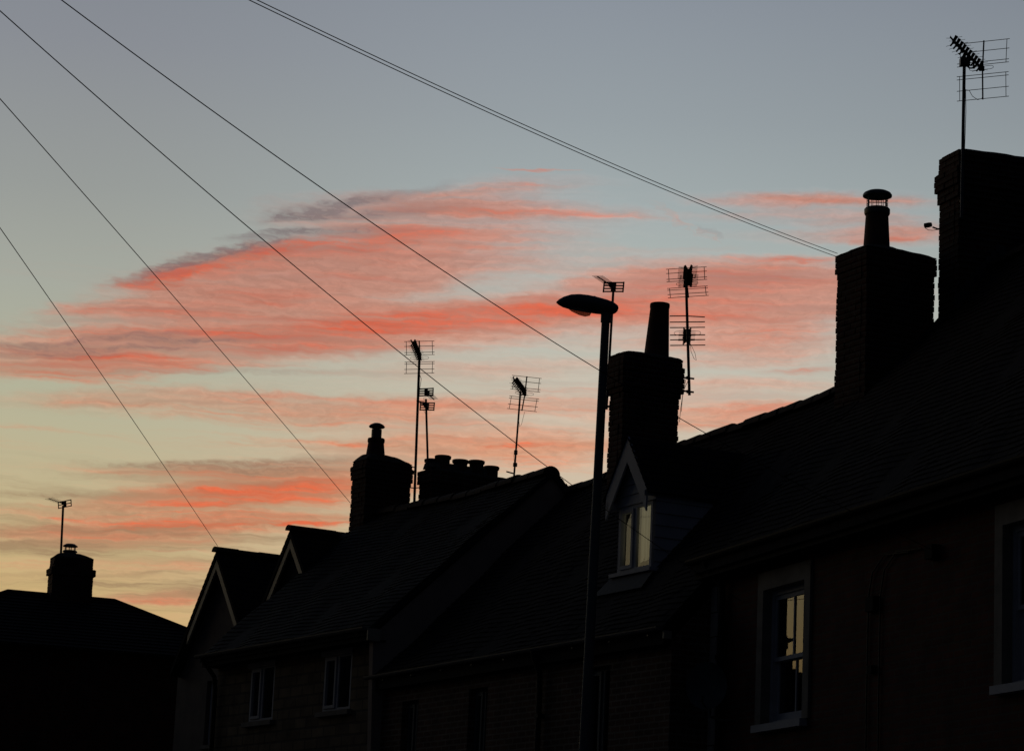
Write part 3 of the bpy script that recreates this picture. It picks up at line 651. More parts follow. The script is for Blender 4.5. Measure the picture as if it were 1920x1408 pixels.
# ------------------------------------------------------------------ low brick cottage with the dormer
hB = empty('brick_cottage', (*FB[0], 0), FB[1], 'brown brick cottage with a deep sagging tiled roof and a white gabled dormer', 'cottage')
LB = 7.80; DB = 5.8
wB = MB(); EB = 5.42
holB = [(6.62, 7.13, 4.1, 5.17), (4.58, 5.11, 4.1, 5.20), (1.40, 2.05, 4.0, 5.24)]
facade(wB, 0, LB, 0, EB, holB, .15)
for y, fl in ((0, 1), (LB, 0)):
    q = [(0, y, 0), (DB, y, 0), (DB, y, EB), (2.85, y, 8.55), (0, y, EB)]
    wB.face(q if fl else q[::-1])
wB.face([(DB, 0, 0), (DB, LB, 0), (DB, LB, EB), (DB, 0, EB)])
wB.build('wall', 'brown_brick', hB)
SAG = [(-.3, .22), (.1, .16), (1.05, .06), (1.6, .015), (2.5, -.03), (3.8, -.05), (4.7, -.09), (5.6, -.14), (6.9, -.26), (7.8, -.26)]
def sagB(y):
    for (a, b) in zip(SAG, SAG[1:]):
        if y <= b[0]: return lerp(a[1], b[1], max(0, (y-a[0])/(b[0]-a[0])))
    return SAG[-1][1]
profB = [(-.13, 5.56), (.5, 6.18), (2.85, 8.78)]
def cutd(x, y): return .80 < x < 1.25 and 1.80 < y < 2.62
rB = MB(); tiles(rB, profB, -.02, LB, sag=sagB, jit=.006, cut=None); slab(rB, profB, -.02, LB, .09, sagB, 12)
slab(rB, [(6.1, 5.4), (2.85, 8.775)], -.25, LB, .09, sagB, 12)
# the ridge end runs on behind the stack of the next house
tiles(rB, [(1.9, 7.73), (2.85, 8.78)], -.30, -.03, sag=lambda y: sagB(0))
roofB = rB.build('roof', 'tile', hB)
rt = MB(); ridge_tiles(rt, 2.85, 8.80, -.30, LB, .12, .40, sagB); rt.build('ridge_tiles', 'ridge', roofB)
g = MB(); gutter(g, -.175, -.01, LB+.2, 5.555, .045)
y = .3
while y < LB: g.box(-.15, 0, y-.012, y+.012, 5.47, 5.49); y += .9
g.build('gutter', 'gutter_grey', hB)
fz = MB(); fz.box(-.12, -.09, -.01, LB+.02, 5.36, 5.53); fz.box(-.09, -.002, -.01, LB, 5.36, 5.38); fz.build('fascia', 'black', hB)
vb = MB(); vb.face([(-.12,-.03,5.46),(.5,-.03,6.05),(.5,-.03,6.17),(-.12,-.03,5.55)]); vb.face([(.5,-.03,6.05),(1.6,-.03,7.27),(1.6,-.03,7.38),(.5,-.03,6.17)]); vb.build('verge_board', 'white' if 0 else 'black', hB)
bx = MB(); bx.box(-.135, -.03, -.05, -.012, 5.42, 5.51); bx.build('verge_end', 'cream', hB)
for (y0, y1, z0, z1) in holB:
    w = window(hB, y0, y1, z0, z1, 'casement', .1, 'post')
    s = MB(); s.box(-.03, .1, y0-.05, y1+.05, z0-.08, z0); s.build('sill', 'dressed', w)
dp = MB(); dp.tube([(-.175, 3.05, 5.52), (-.16, 3.05, 5.44), (-.07, 3.05, 5.25), (-.06, 3.05, 5.0), (-.06, 3.05, .2)], .036, 10)
for z in (1.2, 3.0, 4.7): dp.box(-.1, 0, 3.0, 3.1, z, z+.05)
dp.build('downpipe', 'gutter', hB, True)
# dormer
dm = MB(); DX = .75; a, b = 1.76, 2.64; zt = 7.40
dm.face([(DX+.02, a, 6.2), (DX+.02, a, zt), (1.7, a, zt), (1.7, a, 7.1)]); dm.face([(DX+.02, b, 6.2), (1.7, b, 7.1), (1.7, b, zt), (DX+.02, b, zt)])
# lapped boards on both cheeks
z = 6.3
while z < zt-.02:
    zb = min(z+.15, zt); xr = .5+(z-6.2)/1.133+.05; xr2 = max(xr, .5+(zb-6.2)/1.133+.12)
    for (yy, sg) in ((a, -1), (b, 1)):
        f = [(DX, yy+sg*.022, z), (xr2, yy+sg*.022, z), (xr2, yy+sg*.006, zb), (DX, yy+sg*.006, zb)]
        dm.face(f if sg < 0 else f[::-1])
        dm.face([(DX, yy+sg*.022, z), (DX, yy, z), (xr2, yy, z), (xr2, yy+sg*.022, z)])
    z = zb
dmo = dm.build('dormer', 'white', hB)
gb = MB(); z = 7.36; mid = 2.23   # gable boarding
gx = DX-.01
while z < 8.05:
    zb = min(z+.13, 8.08); h0 = (8.12-z)/1.42; h1 = (8.12-zb)/1.42
    gb.face([(gx-.02, mid+h0, z), (gx-.02, mid-h0, z), (gx-.004, mid-h1, zb), (gx-.004, mid+h1, zb)]); gb.face([(gx, mid+h0, z), (gx, mid-h0, z), (gx-.02, mid-h0, z), (gx-.02, mid+h0, z)]); z = zb
gb.build('gable_boarding', 'white', dmo)
bb = MB()
def barge(mb, x, th, mid, apex, hw, drop, width, tip):
    for sg in (-1, 1):
        o0 = (mid, apex); o1 = (mid+sg*hw, apex-drop); o2 = (mid+sg*hw, apex-drop-tip); o3 = (mid, apex-width)
        pts = [o0, o1, o2, o3]
        fr = [(x, p[0], p[1]) for p in pts]; bk = [(x+th, p[0], p[1]) for p in pts]
        mb.face(fr if sg < 0 else fr[::-1]); mb.face(bk[::-1] if sg < 0 else bk)
        for i in range(4):
            j = (i+1) % 4; q = [fr[i], bk[i], bk[j], fr[j]]; mb.face(q)
barge(bb, .60, .025, 2.23, 8.20, .50, .69, .32, .31)
bb.build('bargeboard', 'white', dmo)
dr = MB()
for sg in (-1, 1):      # little tiled roof of the dormer
    n = 8; ln = math.hypot(.52, .73)
    for k in range(n):
        t0, t1 = k/n-.02, (k+1)/n
        y_0, y_1 = 2.23+sg*.55*(1-t0), 2.23+sg*.55*(1-t1); z_0, z_1 = 7.44+.75*t0, 7.44+.75*t1
        for j in range(11):
            xa = .58+j*.16; xb = xa+.156
            dr.face([(xa, y_0, z_0+.02), (xb, y_0, z_0+.02), (xb, y_1, z_1+.004), (xa, y_1, z_1+.004)])
    dr.face([(.60, 2.23+sg*.55, 7.42), (2.35, 2.23+sg*.55, 7.42), (2.35, 2.23, 8.18), (.60, 2.23, 8.18)])
dr.build('dormer_roof', 'tile', dmo)
MB().box(.58, 1.30, 1.735, 1.765, 7.40, 7.46).build('eaves_board', 'white', dmo); MB().box(.60, .78, 2.66, 2.72, 7.33, 7.42).build('eaves_board', 'white', dmo); MB().box(.66, .80, 1.70, 2.70, 6.475, 6.52).build('sill', 'white', dmo)
ap = MB(); ap.face([(.70, 2.74, 6.47), (.70, 1.66, 6.47), (.50, 1.60, 6.235), (.50, 2.80, 6.235)]); ap.build('apron_flashing', 'lead', dmo)
dw = window(hB, 1.80, 2.62, 6.52, 7.36, 'casement', .74, 'white', [(.04, .5), (.52, .96)], 'lit_curtain')
dw['label'] = 'lit dormer window with cream curtains'

# chimney of the cottage
ch = MB(); X0, X1, Y0, Y1 = 2.50, 3.42, 5.75, 6.13
stack(ch, X0, X1, Y0, Y1, 7.9, 10.18, .007, [(9.62, 9.70, .02), (9.70, 10.06, .05), (10.06, 10.3, .03)])
chB = ch.build('chimney', 'chimney_brick', roofB)
f = MB(); flaunch(f, X0-.03, X1+.03, Y0-.03, Y1+.03, 10.175, .05, 3.125, 5.94, .18, .6); f.build('flaunching', 'mortar', chB)
pot(chB, 3.125, 5.94, 10.20, .178, .135, .81, .006, (.04, .0))
# chimney between the cottage and the near house
ch = MB(); X0, X1, Y0, Y1 = 2.50, 3.52, -.14, .50
stack(ch, X0, X1, Y0, Y1, 8.2, 10.46, .007, [(10.19, 10.6, .02)])
ch3 = ch.build('chimney', 'chimney_brick', roofB)
f = MB(); flaunch(f, X0-.01, X1+.01, Y0-.01, Y1+.01, 10.455, .10, 2.86, .17, .17, 1.2); f.build('flaunching', 'mortar', ch3)
pot(ch3, 2.86, .17, 10.50, .165, .14, .55, .010)
def cowl(parent, x, y, z, r, h, rd, hd, bars=12, mesh=True, roofn='cowl'):
    c = MB(); c.lathe(x, y, [(r+.012, z-.07), (r+.02, z-.05), (r+.02, z), (r+.006, z+.015), (r-.02, z+.015), (r-.02, z-.06)], 24)
    for k in range(bars):
        a = 2*math.pi*k/bars; c.tube([(x+r*.92*math.cos(a), y+r*.92*math.sin(a), z), (x+r*.92*math.cos(a), y+r*.92*math.sin(a), z+h)], .004 if k % 6 else .010, 5)
    if mesh:
        for zz in (.33, .66):
            c.tube([(x+r*.92*math.cos(2*math.pi*k/24), y+r*.92*math.sin(2*math.pi*k/24), z+h*zz) for k in range(25)], .004, 5, cap=False)
    c.lathe(x, y, [(rd*.98, z+h-.012), (rd, z+h-.02), (rd*1.01, z+h), (rd*.92, z+h+hd*.4), (rd*.7, z+h+hd*.75), (rd*.4, z+h+hd*.95), (.01, z+h+hd)], 28)
    return c.build(roofn, 'steel', parent, True)
cowl(ch3, 2.86, .17, 11.045, .14, .185, .180, .060)

# ------------------------------------------------------------------ stone cottage beyond
hA = empty('stone_cottage', (*FA[0], 0), FA[1], 'stone cottage with two white windows under arched lintels and a steep dark roof', 'cottage')
LA = 5.40; DA = 5.3; EA = 6.15
wA = MB(); holA = [(3.50, 4.38, 5.12, 6.0), (.95, 1.78, 5.14, 6.02)]
holA = [(3.40, 4.22, 5.14, 5.98), (.95, 1.80, 5.16, 5.98)]
facade(wA, 0, LA, 0, EA, holA, .16)
wA.face([(DA, 0, 0), (DA, LA, 0), (DA, LA, EA), (DA, 0, EA)])
q = [(0, LA, 0), (DA, LA, 0), (DA, LA, EA), (2.6, LA, 8.7), (0, LA, EA)]; wA.face(q[::-1])
wA.build('wall', 'stone', hA)
gw = MB(); gw.face([(-.12, -.01, 4.0), (DA, -.01, 4.0), (DA, -.01, EA), (2.6, -.01, 8.72), (-.20, -.01, EA-.03)])
gw.face([(-.12, -.01, 4.0), (-.20, -.01, EA-.03), (-.20, .10, EA-.03), (-.12, .10, 4.0)])
gw.build('rendered_gable', 'pale_render', hA)
profA = [(-.30, 6.20), (2.60, 8.82)]
sagA = lambda y: -.02-.07*math.sin(max(0, min(1, y/5.4))*math.pi)
rA = MB(); tiles(rA, profA, -.05, LA+.05, sag=sagA); slab(rA, profA, -.06, LA+.05, .09, sagA, 6)
slab(rA, [(5.6, 6.2), (2.60, 8.815)], -.06, LA+.05, .09, sagA, 6)
tiles(rA, [(5.6, 6.2), (2.60, 8.815)], -.06, .5)
roofA = rA.build('roof', 'slate', hA)
rt = MB(); ridge_tiles(rt, 2.60, 8.84, -.02, LA, .12, .42, sagA); rt.build('ridge_tiles', 'ridge', roofA)
g = MB(); gutter(g, -.34, -.02, LA+.1, 6.22, .05); 
y = .3
while y < LA: g.box(-.3, 0, y-.012, y+.012, 6.13, 6.155); y += .9
g.build('gutter', 'gutter_grey', hA)
fz = MB(); fz.box(-.27, -.235, -.03, LA+.03, 6.04, 6.20); fz.box(-.235, -.002, -.03, LA, 6.04, 6.06); fz.build('fascia', 'black', hA)
bx = MB(); bx.box(-.33, -.13, -.09, -.065, 6.03, 6.20); bx.build('verge_end', 'cream', hA)
st = MB(); st.box(-.03, -.001, .05, LA, 5.93+.08, 6.035)
st.build('wall_plate', 'dressed', hA)
for i, (y0, y1, z0, z1) in enumerate(holA):
    w = window(hA, y0, y1, z0, z1, 'casement', .004, 'white', [(.5, .97)] if i == 0 else None)
    s = MB(); s.box(-.07, .04, y0-.06, y1+.10, z0-.07, z0); s.build('sill', 'dressed', w)
    l = MB(); n = 10; pts = [(lerp(y0-.06, y1+.06, k/n), z1+.03+.09*math.sin(math.pi*k/n)) for k in range(n+1)]
    for (p, q) in zip(pts, pts[1:]):
        l.face([(-.035, q[0], z1-.02), (-.035, p[0], z1-.02), (-.035, p[0], p[1]+.02), (-.035, q[0], q[1]+.02)]); l.face([(-.035, p[0], p[1]+.02), (-.035, q[0], q[1]+.02), (0, q[0], q[1]+.02), (0, p[0], p[1]+.02)])
        l.face([(-.035, q[0], z1-.02), (-.035, p[0], z1-.02), (0, p[0], z1-.02), (0, q[0], z1-.02)])
    l.build('lintel', 'white', w)
dp = MB(); dp.tube([(-.34, 5.3, 6.17), (-.28, 5.3, 6.1), (-.09, 5.34, 5.9), (-.06, 5.34, 5.7), (-.06, 5.34, .2)], .036, 10); dp.build('downpipe', 'gutter', hA, True)
# its chimneys
ch = MB(); X0, X1, Y0, Y1 = 2.30, 3.15, 5.22, 5.70
stack(ch, X0, X1, Y0, Y1, 7.4, 9.66, .008, [(9.38, 9.48, .02), (9.48, 9.56, .03)])
chA = ch.build('chimney', 'chimney_brick', roofA)
f = MB(); flaunch(f, X0, X1, Y0, Y1, 9.655, .10, 2.60, 5.45, .24); f.build('flaunching', 'mortar', chA)
pot(chA, 2.58, 5.45, 9.74, .155, .13, .31, .010)
c = MB(); c.lathe(2.58, 5.45, [(.085, 10.05), (.085, 10.20), (.07, 10.20), (.07, 10.1)], 20)
for k in range(4):
    aa = k*math.pi/2+.5; c.tube([(2.58+.08*math.cos(aa), 5.45+.08*math.sin(aa), 10.18), (2.58+.08*math.cos(aa), 5.45+.08*math.sin(aa), 10.25)], .009, 5)
c.lathe(2.58, 5.45, [(.125, 10.235), (.135, 10.25), (.11, 10.28), (.06, 10.305), (.01, 10.31)], 24)
c.build('cowl', 'steel', chA, True)
fl = MB(); fl.box(2.12, 2.42, 5.44, 5.74, 8.36, 8.46, .04); fl.build('flashing', 'lead', chA)
ch = MB(); X0, X1, Y0, Y1 = 3.02, 4.56, 4.30, 4.73
stack(ch, X0, X1, Y0, Y1, 7.6, 9.46, .007, [(9.25, 9.5, .03)])
chA2 = ch.build('chimney', 'chimney_brick', roofA)
f = MB(); flaunch(f, X0-.02, X1+.02, Y0-.02, Y1+.02, 9.455, .03, 3.7, 4.5, .2, .5); f.build('flaunching', 'mortar', chA2)
for (xx, yy, hh) in ((3.18, 4.60, .15), (3.28, 4.44, .20), (3.62, 4.46, .18), (3.90, 4.42, .20), (4.18, 4.42, .14)):
    mb = MB(); r = .125; mb.lathe(xx, yy, [(r-.012, 9.42), (r-.01, 9.52+hh-.06), (r+.008, 9.52+hh-.05), (r+.012, 9.52+hh-.01), (r, 9.52+hh), (r-.03, 9.52+hh), (r-.035, 9.45)], 20)
    mb.build('chimney_pot', 'pot', chA2, True)
cr = MB(); cr.box(3.05, 4.1, 4.36, 4.68, 9.50, 9.60, .02); cr.build('mortar_bed', 'mortar', chA2)

# ------------------------------------------------------------------ twin-gabled house
GX = 1.5
hG = empty('gabled_house', (FA[0][0]-math.sin(FA[1])*10.25+math.cos(FA[1])*GX, FA[0][1]+math.cos(FA[1])*10.25+math.sin(FA[1])*GX, 0), FA[1],
           'rendered house with twin steep gables edged by pale bargeboards', 'house')
# local y: 0 at the far corner, negative towards the viewer
wG = MB(); W2, W1 = 8.58-10.25, 5.82-10.25; YN = 4.75-10.25
hg = [(8.55-10.25, 9.02-10.25, 5.13, 6.22)]
facade(wG, YN, 0, 0, 6.60, hg, .12)
def gtri(mb, mid, apex, x, hw=1.5):
    mb.face([(x, mid+hw, 6.60), (x, mid-hw, 6.60), (x, mid, 6.60+hw*1.235)])
gtri(wG, W2, 8.3, 0, 1.4); gtri(wG, W1, 8.3, 0, 1.4)
wG.face([(0, 0, 0), (6, 0, 0), (6, 0, 6.6), (0, 0, 6.6)][::-1]); wG.face([(0, YN, 0), (6, YN, 0), (6, YN, 6.6), (0, YN, 6.6)]); wG.face([(6, YN, 0), (6, 0, 0), (6, 0, 6.6), (6, YN, 6.6)])
wG.build('wall', 'render', hG)
for (mid, apex) in ((W2, 8.37), (W1, 8.43)):
    r = MB()
    for sg in (-1, 1):
        hw = 1.55 if not (mid == W2 and sg < 0) else 1.40
        prof = []
        n = 20
        for k in range(n):
            t0, t1 = k/n-.012, (k+1)/n
            yo, yi = mid+sg*hw*(1-t0), mid+sg*hw*(1-t1); zo, zi = apex-hw*1.235*(1-t0), apex-hw*1.235*(1-t1)
            for j in range(28):
                xa = -.2+j*.17; q = random.uniform(-.003, .003); f = [(xa, yo, zo+.03+q), (xa+.167, yo, zo+.03-q), (xa+.167, yi, zi+.008), (xa, yi, zi+.008)]
                r.face(f if sg < 0 else f[::-1])
                r.face([(xa, yo, zo+.03+q), (xa+.167, yo, zo+.03-q), (xa+.167, yo, zo), (xa, yo, zo)])
        bl = (mid+sg*hw, apex-hw*1.235)
        for (o, fl) in ((0, 0), (-.10, 1)):
            r.face([(-.2, bl[0], bl[1]+o), (4.6, bl[0], bl[1]+o), (4.6, mid, apex+o), (-.2, mid, apex+o)])
        r.face([(-.2, bl[0], bl[1]), (-.2, bl[0], bl[1]-.1), (-.2, mid, apex-.1), (-.2, mid, apex)])
    ro = r.build('roof', 'tile', hG)
    rt = MB(); n = 11
    for k in range(n):
        xa = -.24+k*.42; m = 8; ia = len(rt.v); rr = .10*random.uniform(.95, 1.08)
        for x_ in (xa, xa+.43):
            for i in range(m+1):
                t = math.pi*i/m; rt.v.append((x_, mid+math.cos(t)*rr, apex+.0+math.sin(t)*rr*.8))
        for i in range(m): rt.f.append((ia+i, ia+i+1, ia+m+2+i, ia+m+1+i))
        rt.f.append(tuple(ia+i for i in range(m+1)))
    rt.build('ridge_tiles', 'ridge', ro)
    b = MB()
    for sg in (-1, 1):
        hw = .98 if (mid == W2 and sg > 0) else 1.38; wd = .10; k = 1.235
        p = [(mid, apex-.14), (mid+sg*hw, apex-.14-hw*k), (mid+sg*hw, apex-.14-hw*k-wd*1.5), (mid, apex-.14-wd*1.5)]
        fr = [(-.185, a_, z_) for a_, z_ in p]; bk = [(-.155, a_, z_) for a_, z_ in p]
        b.face(fr); b.face(bk)
        for i in range(4): j = (i+1) % 4; b.face([fr[i], bk[i], bk[j], fr[j]])
    b.build('bargeboard', 'cream', hG)
w = window(hG, *hg[0], 'casement', .08)
s = MB(); s.box(-.05, .08, hg[0][0]-.05, hg[0][1]+.05, hg[0][2]-.06, hg[0][2]); s.build('sill', 'dressed', w)

# ------------------------------------------------------------------ hipped house closing the view; its frame: y runs to the left, x away
FE = ((-8.4, 59.4), R(110))
def hipped(name, label, cat, loc, rz, y0, y1, dep, ze, zr, wallm, roofm, r0, r1, xr, group=None):
    h = empty(name, (*loc, 0), rz, label, cat, group)
    w = MB(); o = .35
    facade(w, y0+o, y1-o, 0, ze-.02, [], .1, o)
    w.face([(o, y0+o, 0), (dep, y0+o, 0), (dep, y0+o, ze), (o, y0+o, ze)]); w.face([(o, y1-o, 0), (o, y1-o, ze), (dep, y1-o, ze), (dep, y1-o, 0)]); w.face([(dep, y0+o, 0), (dep, y1-o, 0), (dep, y1-o, ze), (dep, y0+o, ze)])
    w.build('wall', wallm, h)
    r = MB(); A = [(0, y0, ze), (0, y1, ze), (dep+o, y1, ze), (dep+o, y0, ze)]; P_, Q_ = (xr, r0, zr), (xr, r1, zr)
    r.face([A[1], A[0], P_, Q_]); r.face([A[0], A[3], P_]); r.face([A[2], A[1], Q_]); r.face([A[3], A[2], Q_, P_])
    r.face([(v[0], v[1], ze-.03) for v in A])
    # slate courses on the front and side slopes
    n = 16
    def course(a, b, c, d):
        for k in range(n):
            t0, t1 = k/n, (k+1)/n
            p0 = Vector(a).lerp(Vector(d), t0); p1 = Vector(b).lerp(Vector(c), t0); p2 = Vector(b).lerp(Vector(c), t1); p3 = Vector(a).lerp(Vector(d), t1)
            nn = (p1-p0).cross(p3-p0).normalized(); nn = nn if nn.z > 0 else -nn
            r.face([p0+nn*.025, p1+nn*.025, p2+nn*.006, p3+nn*.006])
    course(A[1], A[0], P_, Q_); course(A[0], A[3], P_, P_)
    ro = r.build('roof', roofm, h)
    t = MB()
    for (p, q) in ((P_, Q_), (P_, A[0]), (Q_, A[1]), (P_, A[3])):
        t.tube([p, q], .07, 8)
    t.build('ridge_tiles', 'ridge', ro, True)
    g = MB(); gutter(g, -.04, y0, y1, ze, .06); g.build('gutter', 'gutter', h)
    return h, ro
hE, roE = hipped('hipped_house', 'dark red brick house with a low hipped slate roof closing the street at the left', 'house', FE[0], FE[1], -3.7, 4.7, 6.0, 7.98, 9.42, 'red_brick', 'slate', -.72, 1.70, 3.0)
ch = MB(); X0, X1, Y0, Y1 = 2.72, 3.28, -.14, .78
stack(ch, X0, X1, Y0, Y1, 8.7, 10.30, .006, [(9.88, 10.03, .04), (10.03, 10.4, -.015)])
chE = ch.build('chimney', 'chimney_brick', roE)
f = MB(); flaunch(f, X0, X1, Y0+.02, Y1-.02, 10.295, .11, 3.0, .38, .2); f.build('flaunching', 'mortar', chE)
c = MB(); c.lathe(3.0, .38, [(.13, 10.33), (.14, 10.43), (.17, 10.45), (.15, 10.48), (.1, 10.48), (.1, 10.38)], 20)
for k in range(6):
    aa = k*math.pi/3; c.tube([(3+.11*math.cos(aa), 0.38+.12*math.sin(aa), 10.47), (3+.12*math.cos(aa), .38+.12*math.sin(aa), 10.59)], .010, 5)
c.lathe(3.0, .38, [(.165, 10.57), (.17, 10.585), (.10, 10.63), (.01, 10.64)], 24)
c.build('cowl', 'steel', chE, True)

# ------------------------------------------------------------------ houses opposite, seen only as reflections in the glass
hO, roO = hipped('terrace_house', 'plain brick house across the street, outside the frame on the left', 'house', (-21.5, 63.5), R(115), -3, 9, 6.0, 8.0, 10.2, 'red_brick', 'slate', 0, 6, 3.0)
hP, roP = hipped('terrace_house', 'rendered house across the street nearer the viewer, outside the frame on the left', 'house', (-15.8, 44.0), FC[1]+math.pi, .6, 14, 6.0, 7.8, 11.4, 'render', 'slate', 3.2, 11, 3.0)

hQ, roQ = hipped('terrace_house', 'low house across the street between its two taller neighbours, outside the frame', 'house', (-21.0, 57.0), R(16)+math.pi, 0, 9.5, 6.0, 6.9, 8.95, 'red_brick', 'slate', 2.5, 8, 3.0)
# ------------------------------------------------------------------ street lamp
la = empty('street_lamp', (.80, 26.4, .12), R(4), 'tall grey-green street lamp with a spindle-shaped lantern, standing on the pavement', 'street lamp')
p = MB(); top = (.10, 0, 7.86)
p.lathe(0, 0, [(.105, 0), (.105, 1.15), (.10, 1.2), (.062, 1.28), (.050, 4.0), (.040, 7.93)], 20, (.0118, 0))
p.build('pole', 'post', la, True)
h = MB(); n = 16
prof = [(-.490, 7.928, .006, .008), (-.465, 7.930, .030, .045), (-.42, 7.932, .056, .085), (-.35, 7.935, .078, .120), (-.27, 7.933, .088, .135), (-.18, 7.926, .091, .135), (-.09, 7.915, .088, .125), (.0, 7.905, .080, .11), (.06, 7.898, .070, .09), (.095, 7.898, .050, .07), (.115, 7.902, .030, .05), (.122, 7.905, .006, .02)]
rings = []
for (x, z, hz, wy) in prof:
    i = len(h.v)
    for k in range(n):
        t = 2*math.pi*k/n; ca, sa = math.cos(t), math.sin(t)
        h.v.append((x+.09+.0, wy*ca, z-.018+hz*sa*(1.0 if sa > 0 else .82)))
    rings.append(i)
for a_, b_ in zip(rings, rings[1:]):
    for k in range(n): h.f.append((a_+k, a_+(k+1) % n, b_+(k+1) % n, b_+k))
h.f.append(tuple(rings[0]+k for k in range(n))); h.f.append(tuple(rings[-1]+k for k in range(n)))
for v in range(0): pass
MB().tube([(-.03, 0, 7.96), (-.03, 0, 7.995)], .016, 10).build('photocell', 'black', la, True)
MB().tube([(.092, 0, 7.74), (.092, 0, 7.86)], .050, 16).build('collar', 'post', la, True)
h.build('lantern', 'post', la, True)
l = MB(); l.v = []; rr = []
for (x, z, hz, wy) in [(-.29, 7.765, .004, .02), (-.24, 7.752, .022, .06), (-.17, 7.735, .034, .075), (-.11, 7.722, .034, .07), (-.065, 7.72, .022, .045), (-.05, 7.73, .004, .01)]:
    i = len(l.v)
    for k in range(n):
        t = 2*math.pi*k/n; l.v.append((x, wy*math.cos(t), z+.100+hz*math.sin(t)))
    rr.append(i)
for a_, b_ in zip(rr, rr[1:]):
    for k in range(n): l.f.append((a_+k, a_+(k+1) % n, b_+(k+1) % n, b_+k))
l.build('lens', 'lens', la, True)

# ------------------------------------------------------------------ television aerials
# head frame: X across, Y along the boom (towards the transmitter), Z up
def head(center, azim, roll=0, tilt=0):
    return Matrix.Translation(center) @ Matrix.Rotation(azim, 4, 'Z') @ Matrix.Rotation(tilt, 4, 'X') @ Matrix.Rotation(roll, 4, 'Y')
def aim(dx, dy): return math.atan2(-dx, dy)
def mast(root, base, top, r=.016, arms=()):
    m = MB(); m.tube([Vector(base)-Vector(root.location), Vector(top)-Vector(root.location)], r, 10)
    m.build('mast', 'aluminium', root, True)
    if arms:
        for (p0, p1, rr) in arms:
            b = MB(); b.tube([Vector(p0)-Vector(root.location), Vector(p1)-Vector(root.location)], rr, 8); b.build('bracket', 'steel', root)
def cable(root, pts, r=.004):
    c = MB(); c.tube([Vector(p)-Vector(root.location) for p in pts], r, 6, cap=True); c.build('cable', 'cable', root, True)
def xbeam(root, c, azim, w, h, boom, n, roll=0, es=.05, rod=.005, vee=.10, ew=.16, tilt=0, gap=.10):
    mt = Matrix.Translation(-Vector(root.location)) @ head(c, azim, roll, tilt)
    # reflector: two grids of horizontal rods, bent forward a little, held on one upright
    r = MB(); H = h/2
    for sg in (-1, 1):
        zs = [gap*.7, gap*1.15, (gap*1.15+H)/2+.01, H]
        for z in zs: r.tube([(-w/2, vee*(z/H), sg*z), (w/2, vee*(z/H), sg*z)], rod, 6)
        for x in (-w/2+.035, w/2-.035): r.tube([(x, vee*(zs[0]/H), sg*zs[0]), (x, vee, sg*zs[-1])], rod, 6)
    r.tube([(0, vee, H+.01), (0, 0, .03), (0, 0, -.03), (0, vee, -H-.01)], rod*2.2, 8)
    r.build('reflector', 'aluminium', root, mtx=mt)
    b = MB(); b.tube([(0, -.05, 0), (0, boom, 0)], .011, 8); b.build('boom', 'aluminium', root, mtx=mt)
    for k in range(n):
        d = MB(); y = .10+(boom-.12)*k/(n-1)
        for sx_ in (-1, 1):
            for sz_ in (-1, 1):
                # bow-shaped blade and the thin rod it carries
                d.face([(sx_*.006, y, sz_*.004), (sx_*es*.95, y+.012, sz_*es), (sx_*es*.55, y+.05, sz_*es*1.15), (sx_*.004, y+.05, sz_*.012)])
                d.tube([(sx_*es*.5, y+.01, sz_*es*.75), (sx_*ew/2, y, sz_*(es*.95))], .0025, 5)
                d.tube([(0, y, 0), (sx_*es*.8, y+.01, sz_*es)], .012, 5)
        d.box(-.016, .016, y-.02, y+.03, -.022, .022)
        d.build('director', 'black', root, mtx=mt)
    f = MB()
    for sg in (-1, 1):
        pts = [(0, .05, .02)]+[(sg*(.11+.045*math.sin(math.pi*k/8)), .05, .022*math.cos(math.pi*k/8)) for k in range(9)]+[(0, .05, -.02)]
        f.tube(pts, .003, 5)
    f.box(-.03, .03, .02, .08, -.03, .03)
    f.build('dipole', 'black', root, mtx=mt)
def rodbeam(root, c, azim, w):
    mt = Matrix.Translation(-Vector(root.location)) @ head(c, azim, -.045)
    r = MB()
    for k, z in enumerate((.245, .155, .075, -.035, -.105, -.185)):
        if k == 0: r.tube([(-w/2, 0, z), (-.04, 0, z), (w/2, 0, z-.02)], .0075, 6)
        else: r.tube([(-w/2, 0, z), (w/2, 0, z)], .0075, 6)
    r.tube([(0, 0, .26), (0, 0, -.20)], .012, 8)
    r.build('reflector', 'aluminium', root, mtx=mt)
    b = MB(); b.tube([(0, -.05, .04), (0, .75, .04)], .012, 8); b.build('boom', 'aluminium', root, mtx=mt)
    for k in range(7):
        d = MB(); y = .1+.1*k
        d.tube([(-.12, y, .045), (.12, y, .045)], .003, 5)
        for sx_ in (-1, 1):
            for sz_ in (-1, 1): d.tube([(0, y, .04), (sx_*.055, y+.01, .04+sz_*.05)], .011, 5)
        d.build('director', 'black', root, mtx=mt)
    for sg in (-1, 1):
        f = MB(); f.tube([(0, .05, .03)]+[(sg*(.14+.05*math.sin(math.pi*k/8)), .05, .005+.027*math.cos(math.pi*k/8)) for k in range(9)]+[(0, .05, -.03)], .003, 5)
        f.build('dipole', 'black', root, mtx=mt)
